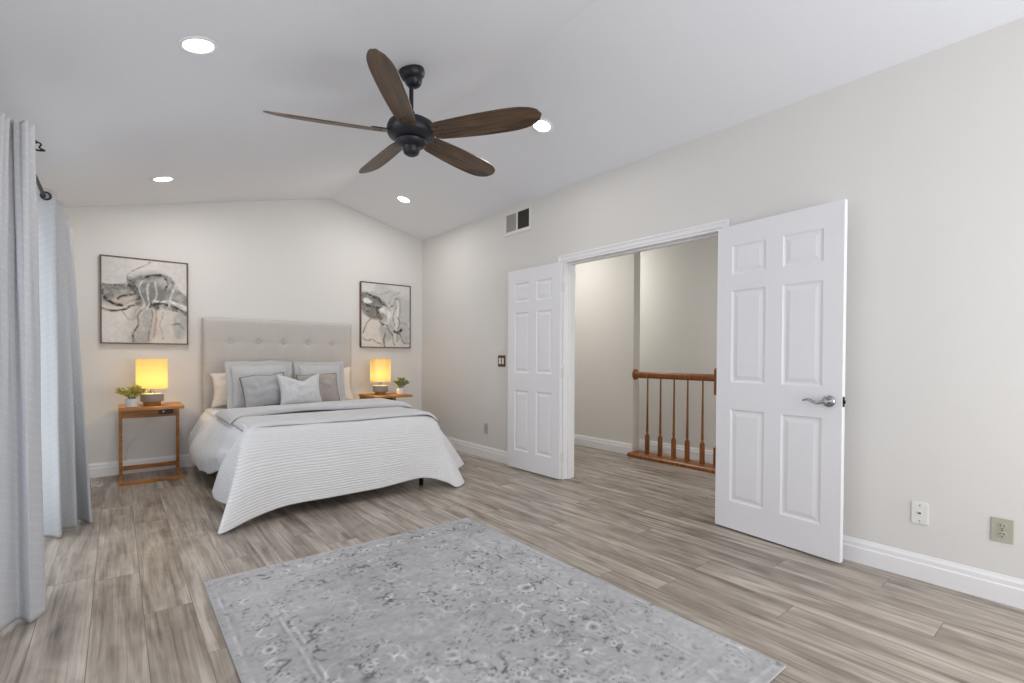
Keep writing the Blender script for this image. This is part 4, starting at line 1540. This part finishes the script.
def side_table(x0, x1, yc, label):
    c = (x0 + x1) / 2
    hw = (x1 - x0) / 2
    o = empty('side_table', (c, yc, 0), label=label, cat='bedside table', group='C shaped wooden bedside tables')
    yb, yf = 0.235, -0.235
    lw = 0.027
    box_obj('table_top', (-hw - 0.004, yf, 0.658), (hw + 0.004, yb + 0.01, 0.686), M['oak_table'], o, 0.003)
    for s in (-1, 1):
        box_obj('leg', (s * (hw - lw) if s > 0 else -hw, yb - lw, 0.028), (hw if s > 0 else -hw + lw, yb, 0.657), M['oak_table'], o, 0.003)
        box_obj('base_rail', (s * (hw - lw) if s > 0 else -hw, yf, 0.0), (hw if s > 0 else -hw + lw, yb, 0.027), M['oak_table'], o, 0.003)
    box_obj('front_bar', (-hw + lw + 0.0005, yf, 0.0), (hw - lw - 0.0005, yf + lw, 0.027), M['oak_table'], o, 0.003)
    box_obj('apron', (-hw + lw + 0.0005, yb - lw + 0.004, 0.55), (hw - lw - 0.0005, yb - 0.006, 0.657), M['oak_table'], o, 0.003)
    box_obj('stretcher', (-hw + lw + 0.0005, yb - lw + 0.006, 0.05), (hw - lw - 0.0005, yb - 0.008, 0.092), M['oak_table'], o, 0.003)
    pd = empty('charging_outlet', (0.13, yb - lw + 0.003, 0.595))
    pd.parent = o
    box_obj('outlet_plate', (-0.062, -0.006, -0.024), (0.062, 0.0, 0.024), M['black'], pd, 0.003)
    bm = bmesh.new()
    box(bm, (-0.03, -0.0075, -0.003), (-0.012, -0.0062, 0.011))
    box(bm, (-0.024, -0.0075, -0.009), (-0.018, -0.0062, -0.0035))
    build('socket', bm, M['plate_white'], pd)
    return o


side_table(TX0, TX1, -0.315, 'wooden C shaped side table left of the bed, fully in view')
side_table(-0.935, -0.455, -0.36, 'wooden C shaped side table right of the bed, only its top showing')


# ------------------------------------------------------------------ lamps
def lamp(x, y, label, cord_side):
    z0 = 0.6868
    o = empty('table_lamp', (x, y, z0), label=label, cat='table lamp', group='bedside table lamps')
    bm = bmesh.new()
    lathe(bm, [(0.066, 0.0), (0.068, 0.003), (0.068, 0.031), (0.066, 0.033)], 36)
    build('wood_foot', bm, M['oak_table'], o, smooth=True, angle=40)
    bm = bmesh.new()
    lathe(bm, [(0.084, 0.0335), (0.089, 0.036), (0.091, 0.042), (0.091, 0.100), (0.089, 0.108), (0.082, 0.112), (0.03, 0.114), (0.02, 0.114)], 40)
    build('base', bm, M['concrete'], o, smooth=True, angle=40)
    bm = bmesh.new()
    lathe(bm, [(0.026, 0.1145), (0.026, 0.124), (0.013, 0.128), (0.012, 0.145), (0.017, 0.150), (0.017, 0.185)], 24)
    build('neck', bm, M['chrome'], o, smooth=True, angle=40)
    bm = bmesh.new()
    lathe(bm, [(0.016, 0.186), (0.020, 0.198), (0.030, 0.225), (0.032, 0.245), (0.024, 0.266), (0.008, 0.276)], 24)
    build('bulb', bm, M['bulb'], o, smooth=True)
    bm = bmesh.new()
    sh = [(0.120, 0.160), (0.122, 0.160), (0.122, 0.434), (0.120, 0.434)]
    lathe(bm, sh + [sh[0]], 56, caps=False)
    s = build('shade', bm, M['shade'], o, smooth=True, angle=40)
    for z in (0.160, 0.434):
        bm = bmesh.new()
        lathe(bm, [(0.1235, z - 0.004), (0.1235, z + 0.004), (0.119, z + 0.004), (0.119, z - 0.004), (0.1235, z - 0.004)], 56, caps=False)
        build('shade_rim', bm, M['shade'], s, smooth=True, angle=40)
    bm = bmesh.new()
    for a in (0.3, 0.3 + 2 * PI / 3, 0.3 + 4 * PI / 3):
        tube(bm, [(0.017 * math.cos(a), 0.017 * math.sin(a), 0.176), (0.119 * math.cos(a), 0.119 * math.sin(a), 0.164)], 0.0018, 6)
    build('shade_support', bm, M['chrome'], s)
    bm = bmesh.new()
    sg = cord_side
    cp = crom([(0.0, 0.066, 0.008), (0.01 * sg, 0.12, 0.004), (0.03 * sg, 0.18, 0.004), (0.05 * sg, 0.262, 0.002), (0.05 * sg, 0.276, -0.05), (-0.05, 0.278, -0.25), (-0.16, 0.278, -0.40), (-0.20, 0.278, -0.55)], 50)
    tube(bm, cp, 0.0022, 6)
    build('power_cord', bm, M['cord'], o, smooth=True)
    return o


lamp(-3.038, -0.34, 'lit table lamp with a cream drum shade on the left bedside table', 1)
lamp(-0.765, -0.36, 'lit table lamp with a cream drum shade on the right bedside table', 1)


# ------------------------------------------------------------------ small plants
def plant(x, y, label, mat, h, spread, seed, n):
    rng = random.Random(seed)
    z0 = 0.6868
    o = empty('potted_plant', (x, y, z0), label=label, cat='potted plant', group='small plants on the bedside tables')
    bm = bmesh.new()
    lathe(bm, [(0.040, 0.0), (0.044, 0.003), (0.048, 0.04), (0.049, 0.078), (0.0465, 0.079), (0.045, 0.066), (0.01, 0.0655)], 32)
    build('pot', bm, M['pot'], o, smooth=True, angle=40)
    bm = bmesh.new()
    lathe(bm, [(0.0445, 0.0665), (0.03, 0.0705), (0.004, 0.072)], 24)
    build('soil', bm, M['soil'], o, smooth=True)
    bs = bmesh.new()
    bl_ = bmesh.new()
    for k in range(n):
        a = rng.uniform(0, 2 * PI)
        e = rng.uniform(0.25, 1.0)
        top = Vector((math.cos(a) * spread * e, math.sin(a) * spread * e * 0.8, 0.07 + h * (1.1 - 0.75 * e * rng.uniform(0.6, 1.0))))
        base = Vector((math.cos(a) * 0.012, math.sin(a) * 0.012, 0.068))
        mid = base.lerp(top, 0.5) + Vector((0, 0, 0.018))
        cp = [Vector(q) for q in crom([base, mid, top], 8)]
        tube(bs, cp, 0.0012, 5)
        for s in range(2, 8):
            for sd in (-1, 1):
                p = cp[s]
                d = (cp[s] - cp[s - 1]).normalized()
                side = d.cross(Vector((0, 0, 1)))
                side = side.normalized() if side.length > 0.01 else Vector((1, 0, 0))
                ld = (d * 0.5 + side * sd + Vector((rng.uniform(-.4, .4), rng.uniform(-.4, .4), rng.uniform(-.1, .5)))).normalized()
                ln, wd = rng.uniform(0.020, 0.034), rng.uniform(0.007, 0.0105)
                nrm = ld.cross(Vector((rng.uniform(-1, 1), rng.uniform(-1, 1), 1))).normalized()
                upv = ld.cross(nrm)
                q = [p, p + ld * ln * 0.35 + nrm * wd + upv * 0.002, p + ld * ln * 0.75 + nrm * wd * 0.7 + upv * 0.001, p + ld * ln - upv * 0.003, p + ld * ln * 0.75 - nrm * wd * 0.7 + upv * 0.001, p + ld * ln * 0.35 - nrm * wd + upv * 0.002]
                c = bl_.verts.new(p + ld * ln * 0.5 - upv * 0.0015)
                v = [bl_.verts.new(t) for t in q]
                for i in range(6):
                    bl_.faces.new((v[i], v[(i + 1) % 6], c))
    build('stems', bs, M['stem'], o)
    build('foliage', bl_, mat, o)
    return o


plant(-3.192, -0.475, 'small leafy plant in a white pot on the left bedside table', M['leaf'], 0.125, 0.135, 3, 40)
plant(-0.525, -0.43, 'small leafy plant in a white pot on the right bedside table', M['leaf2'], 0.13, 0.105, 11, 28)

# ------------------------------------------------------------------ rug
RX0, RX1, RY0, RY1 = -2.955, -1.345, -5.29, -3.155
step = 0.0062
nx, ny = int((RX1 - RX0) / step), int((RY1 - RY0) / step)
x, y = np.meshgrid(np.linspace(RX0, RX1, nx), np.linspace(RY0, RY1, ny), indexing='ij')
rng = np.random.RandomState(5)


def vnoise(fr, oct_=3, ax=1.0, ay=1.0):
    tot, amp, s = np.zeros_like(x), 1.0, 0
    for k in range(oct_):
        a, b = (x - RX0) * fr * ax, (y - RY0) * fr * ay
        g = rng.rand(int(a.max()) + 3, int(b.max()) + 3)
        i, j = a.astype(int), b.astype(int)
        p, q = a - i, b - j
        p, q = p * p * (3 - 2 * p), q * q * (3 - 2 * q)
        tot += amp * ((g[i, j] * (1 - p) + g[i + 1, j] * p) * (1 - q) + (g[i, j + 1] * (1 - p) + g[i + 1, j + 1] * p) * q)
        s += amp
        amp *= 0.55
        fr *= 2.1
    return tot / s


wx, wy = (vnoise(14, 2) - .5) * 0.03, (vnoise(14, 2) - .5) * 0.03
X, Y = x + wx, y + wy
edge = np.minimum(np.minimum(x - RX0, RX1 - x), np.minimum(y - RY0, RY1 - y))
edgew = np.minimum(np.minimum(X - RX0, RX1 - X), np.minimum(Y - RY0, RY1 - Y))
light = np.zeros_like(x)
dark = np.zeros_like(x)


def rosette(cx, cy, R, petals, ph=0.0):
    global light, dark
    dx, dy = X - cx, Y - cy
    r = np.hypot(dx, dy) / R
    m = r < 1.3
    th = np.arctan2(dy, dx)
    pet = 0.5 + 0.5 * np.cos(petals * th + ph)
    core = np.exp(-(r / 0.16) ** 2)
    ring1 = np.exp(-((r - 0.36) / 0.09) ** 2)
    ring2 = np.exp(-((r - 0.58 - 0.06 * pet) / 0.08) ** 2)
    outer = np.exp(-((r - 0.92 - 0.10 * pet) / 0.09) ** 2) * (0.4 + 0.6 * (pet > 0.45))
    light += m * (0.8 * ring1 + 0.35 * ring2 * (pet < 0.6) + 0.4 * np.exp(-((r - 0.75) / 0.07) ** 2) * pet)
    dark += m * (0.9 * core + 0.8 * ring2 * (pet > 0.5) + 0.8 * outer)


def scroll(pts, wid, k=1):
    global light, dark
    cp = crom(pts, 26)
    lo, hi = cp.min(0) - 0.04, cp.max(0) + 0.04
    i0, i1 = max(0, int((lo[0] - RX0) / step)), min(nx, int((hi[0] - RX0) / step) + 2)
    j0, j1 = max(0, int((lo[1] - RY0) / step)), min(ny, int((hi[1] - RY0) / step) + 2)
    if i1 <= i0 or j1 <= j0:
        return
    d = np.full((i1 - i0, j1 - j0), 9.0)
    for (a, b) in cp:
        d = np.minimum(d, np.hypot(X[i0:i1, j0:j1] - a, Y[i0:i1, j0:j1] - b))
    v = np.clip(1.5 - d / wid, 0, 1)
    if k > 0:
        light[i0:i1, j0:j1] += v * 0.75
    else:
        dark[i0:i1, j0:j1] += v * 0.85


# field: repeat of rosettes, small palmettes and curling vines
FXs = np.linspace(RX0 + 0.38, RX1 - 0.38, 4)
FYs = np.linspace(RY0 + 0.38, RY1 - 0.38, 7)
rr = random.Random(4)
for i, cx in enumerate(FXs):
    for j, cy in enumerate(FYs):
        big = (i + j) % 2 == 0
        rosette(cx + rr.uniform(-.02, .02), cy + rr.uniform(-.02, .02), 0.092 if big else 0.066, 12 if big else 8, rr.uniform(0, 6))
        for s1 in (-1, 1):
            for s2 in (-1, 1):
                ex, ey = cx + s1 * 0.145, cy + s2 * 0.115
                scroll([(cx + s1 * 0.085, cy + s2 * 0.02), (cx + s1 * 0.13, cy + s2 * 0.045), (ex, ey - s2 * 0.02), (ex - s1 * 0.035, ey), (ex - s1 * 0.05, ey - s2 * 0.03)], 0.0055, rr.choice((1, 1, -1)))
        rosette(cx + 0.14, cy + rr.uniform(-.03, .03), 0.036, 6, 1.0)
        rosette(cx + rr.uniform(-.03, .03), cy + 0.113, 0.040, 5, 0.4)
for k in range(230):
    a, b, t = rr.uniform(RX0 + .26, RX1 - .26), rr.uniform(RY0 + .26, RY1 - .26), rr.uniform(0, 6.28)
    scroll([(a, b), (a + .02 * math.cos(t), b + .02 * math.sin(t)), (a + .036 * math.cos(t + .8), b + .036 * math.sin(t + .8))], 0.006, rr.choice((1, -1, -1)))
# border rosettes between two pairs of guard lines
per = []
for k in range(9):
    f = k / 8
    per += [(RX0 + 0.125, RY0 + 0.125 + f * (RY1 - RY0 - 0.25)), (RX1 - 0.125, RY0 + 0.125 + f * (RY1 - RY0 - 0.25))]
for k in range(1, 6):
    f = k / 6
    per += [(RX0 + 0.125 + f * (RX1 - RX0 - 0.25), RY0 + 0.125), (RX0 + 0.125 + f * (RX1 - RX0 - 0.25), RY1 - 0.125)]
for cx, cy in per:
    rosette(cx, cy, 0.062, 8, rr.uniform(0, 6))
for k, (cx, cy) in enumerate(per):
    for s in (-1, 1):
        vert = min(abs(cx - RX0), abs(cx - RX1)) < 0.13 and not (abs(cy - RY0) < 0.13 or abs(cy - RY1) < 0.13)
        d = (0, s) if vert else (s, 0)
        nrm = (s, 0) if vert else (0, s)
        scroll([(cx + d[0] * .07, cy + d[1] * .07), (cx + d[0] * .10 + nrm[0] * .035, cy + d[1] * .10 + nrm[1] * .035), (cx + d[0] * .13, cy + d[1] * .13)], 0.007, rr.choice((1, -1)))
for e0 in (0.028, 0.215, 0.243):
    light += 0.55 * np.exp(-((edgew * 0.3 + edge * 0.7 - e0) / 0.006) ** 2)
for e0 in (0.040, 0.203, 0.229):
    dark += 0.35 * np.exp(-((edgew * 0.3 + edge * 0.7 - e0) / 0.007) ** 2)
wear = np.clip((vnoise(5, 4) - 0.32) * 3.6, 0.12, 1)
wear2 = np.clip((vnoise(30, 3) - 0.34) * 3.0, 0, 1)
base = srgb(174, 174, 176)
field = np.where(edge < 0.235, 1.05, 0.985)
cloud = (0.80 + 0.40 * vnoise(3.0, 5)) * (0.86 + 0.28 * vnoise(42, 3)) * (0.93 + 0.14 * vnoise(16, 2, 0.25, 2.2))
cross = 0.94 + 0.12 * vnoise(60, 2, 0.35, 1.6)
val = np.array(base[:3])[None, None, :] * (field * cloud * cross)[..., None]
dk = np.clip(dark, 0, 1.1) * wear * wear2 * 1.0
lt = np.clip(light, 0, 1.1) * (0.25 + 0.75 * wear) * (0.3 + 0.7 * wear2) * 0.66
speck = np.clip((vnoise(75, 2) - 0.66) * 5, 0, 1) * np.clip((vnoise(9, 2) - 0.40) * 4, 0, 1) * 0.75
dk = np.clip(dk + speck, 0, 0.85)[..., None]
lt = np.clip(lt, 0, 0.8)[..., None]
val = val * (1 - lt) + np.array(srgb(238, 238, 236)[:3]) * lt
val = val * (1 - dk) + np.array(srgb(84, 85, 90)[:3]) * dk
G = np.stack([x, y, np.full_like(x, 0.010)], -1)
rug = grid_mesh('area_rug', G, M['rug'], smooth=False)
at = rug.data.color_attributes.new('pattern', 'FLOAT_COLOR', 'POINT')
at.data.foreach_set('color', np.concatenate([val, np.ones(val.shape[:2] + (1,))], -1).reshape(-1).astype(np.float32))
tag(rug, label='pale grey distressed rug with faded floral pattern on the plank floor', cat='rug')
M['rug_edge'] = cloth_mat('rug_edge_binding', srgb(176, 177, 178), 400, 0.3)
bm = bmesh.new()
box(bm, (RX0 - 0.004, RY0 - 0.004, 0.0008), (RX1 + 0.004, RY1 + 0.004, 0.0092))
build('binding', bm, M['rug_edge'], rug, bevel=0.003)


# ------------------------------------------------------------------ curtains and rods
def curtain(tops, bots, zt, zb, mat, label, seed, grommet_at, gathers, per=26):
    """pleated drape: tops / bots are the fold points at the rod and at the hem, seen from above"""
    nu, nv = (len(tops) - 1) * per + 1, 110
    A_, B_ = crom(tops, nu), crom(bots, nu)
    G_ = np.zeros((nu, nv, 3))
    for j in range(nv):
        v = j / (nv - 1)
        e = v ** 0.85
        P = A_ * (1 - e) + B_ * e
        d = np.gradient(P, axis=0)
        d /= np.linalg.norm(d, axis=1)[:, None] + 1e-9
        al = np.concatenate([[0], np.cumsum(np.linalg.norm(np.diff(A_, axis=0), axis=1))])
        for i in range(nu):
            q = al[i]
            soft = mnoise.noise(Vector((q * 9, v * 1.6, seed)))
            small = math.sin(2 * PI * q / 0.038 + 2.5 * mnoise.noise(Vector((q * 3, v * 1.5, seed + 5))))
            off = 0.010 * soft * (0.3 + e) + gathers * small * max(0.0, 1 - v * 1.6) + 0.003 * mnoise.noise(Vector((q * 25, v * 8, seed)))
            G_[i, j] = (P[i, 0] - d[i, 1] * off, P[i, 1] + d[i, 0] * off, zt * (1 - v) + (zb + 0.006 * soft) * v + (0.006 * small * (1 - v) ** 20 if gathers > 0.004 else 0))
    uu = np.repeat(al[:, None], nv, 1)
    vv = np.repeat(np.linspace(0, zt - zb, nv)[None], nu, 0)
    o = grid_mesh('curtain', G_, mat, uv=(uu, vv), thick=0.003)
    tag(o, label=label, cat='curtain', group='blue grey curtains')
    for q in grommet_at:
        i = int(round(q * per))
        c = Vector(G_[i, 0]) - Vector((0, 0, 0.042))
        tg = Vector(G_[min(i + 2, nu - 1), 0] - G_[max(i - 2, 0), 0])
        tg.z = 0
        nn = Vector((-tg.y, tg.x, 0)).normalized()
        m4_ = Matrix.Translation(c) @ nn.to_track_quat('Z', 'Y').to_matrix().to_4x4()
        bm_ = bmesh.new()
        lathe(bm_, [(0.016, -0.004), (0.024, -0.004), (0.026, 0.0), (0.024, 0.004), (0.016, 0.004), (0.016, -0.004)], 24, caps=False, mat4=m4_)
        build('grommet', bm_, M['steel_dark'], o, smooth=True, angle=40)
    return o


curtain([(-3.70, -2.70), (-3.62, -2.74), (-3.72, -2.79), (-3.63, -2.83), (-3.73, -2.88), (-3.602, -2.945), (-3.625, -2.995), (-3.655, -2.950), (-3.70, -3.045), (-3.80, -3.10)],
        [(-3.68, -2.80), (-3.58, -2.84), (-3.68, -2.88), (-3.56, -2.93), (-3.66, -2.98), (-3.548, -3.050), (-3.590, -3.150), (-3.640, -3.085), (-3.705, -3.215), (-3.80, -3.30)],
        2.20, 0.012, M['curtain'], 'blue grey woven curtain nearest the camera, cut by the photo edge', 2.0, (), 0.013)
curtain([(-3.70, -2.10), (-3.655, -2.15), (-3.612, -2.165), (-3.568, -2.14), (-3.63, -1.98), (-3.557, -1.86), (-3.63, -1.66), (-3.557, -1.46), (-3.63, -1.26), (-3.560, -1.00), (-3.66, -0.88)],
        [(-3.71, -1.78), (-3.665, -1.82), (-3.62, -1.86), (-3.578, -1.895), (-3.60, -1.70), (-3.505, -1.735), (-3.53, -1.53), (-3.438, -1.655), (-3.50, -1.36), (-3.47, -1.28), (-3.62, -1.16)],
        2.12, 0.012, M['curtain_far'], 'pale curtain with a lit edge, hanging nearer the bed', 5.0, (2, 4, 6, 8), 0.0)


def rod(x, y0, y1, z, fin_y, label, scrolls):
    o = empty('curtain_rod', (x, (y0 + y1) / 2, z), label=label, cat='curtain rod', group='dark curtain rods')
    c = (y0 + y1) / 2
    bm_ = bmesh.new()
    tube(bm_, [(0, y0 - c, 0), (0, y1 - c, 0)], 0.0095, 14)
    build('pole', bm_, M['steel_dark'], o, smooth=True, angle=40)
    for by in (y0 + 0.10, y1 - 0.05):
        bm_ = bmesh.new()
        tube(bm_, [(0, by - c, -0.012), (-0.10, by - c, -0.012), (XL - x + 0.004, by - c, -0.012)], 0.006, 10)
        lathe(bm_, [(0.026, 0.0), (0.026, 0.004), (0.012, 0.008)], 20, mat4=Matrix.Translation((XL - x + 0.001, by - c, -0.012)) @ Matrix.Rotation(PI / 2, 4, 'Y'))
        build('bracket', bm_, M['steel_dark'], o, smooth=True, angle=40)
    bm_ = bmesh.new()
    e = y1 - c
    if scrolls:
        # scrolled finial curling into the room: two bars with a loop, meeting in a tip
        e0 = Vector((0, e, 0))
        f = lambda a, b, c_: (a - x, b - c, c_ - z)
        tube(bm_, crom([tuple(e0), f(-3.66, -2.69, 2.165), f(-3.622, -2.665, 2.188), f(-3.60, -2.66, 2.183), f(-3.572, -2.66, 2.189)], 24), 0.0048, 8)
        tube(bm_, crom([f(-3.622, -2.665, 2.188), f(-3.617, -2.66, 2.206), f(-3.600, -2.66, 2.222), f(-3.588, -2.66, 2.214), f(-3.594, -2.66, 2.198), f(-3.580, -2.66, 2.190)], 30), 0.0040, 8)
        tube(bm_, crom([f(-3.600, -2.66, 2.222), f(-3.610, -2.66, 2.232), f(-3.616, -2.66, 2.242)], 10), [0.0038 - 0.0002 * k for k in range(10)], 8)
        lathe(bm_, [(0.012, 0.0), (0.012, 0.012)], 14, mat4=Matrix.Translation((0, e - 0.002, 0)) @ Matrix.Rotation(-PI / 2, 4, 'X'))
    else:
        lathe(bm_, [(0.013, 0.0), (0.016, 0.01), (0.020, 0.03), (0.012, 0.045)], 14, mat4=Matrix.Translation((0, e, 0)) @ Matrix.Rotation(-PI / 2, 4, 'X'))
    build('finial', bm_, M['steel_dark'], o, smooth=True, angle=40)
    return o


rod(-3.745, -4.2, -2.72, 2.14, -2.8, 'dark curtain rod with an open scroll finial above the near curtain', True)
rod(-3.620, -2.62, -0.80, 2.078, -0.7, 'dark curtain rod threaded through the grommets of the pale far curtain', False)

# loose white cord lying by the end of the far curtain
bm = bmesh.new()
rr = random.Random(2)
pts = []
for k in range(26):
    a = k * 0.9
    pts.append((-3.44 + 0.035 * math.cos(a) + rr.uniform(-.02, .02), -0.40 + 0.09 * math.sin(a * 0.8) + rr.uniform(-.02, .02), 0.006 + 0.004 * (k % 3)))
pts.append((-3.50, -0.03, 0.02))
pts.append((-3.52, -0.022, 0.10))
tube(bm, crom(pts, 160), 0.003, 6)
cd_ = build('power_cable', bm, M['cord'], smooth=True)
tag(cd_, label='loose white cable tangled on the floor at the bottom of the bed wall', cat='cable')
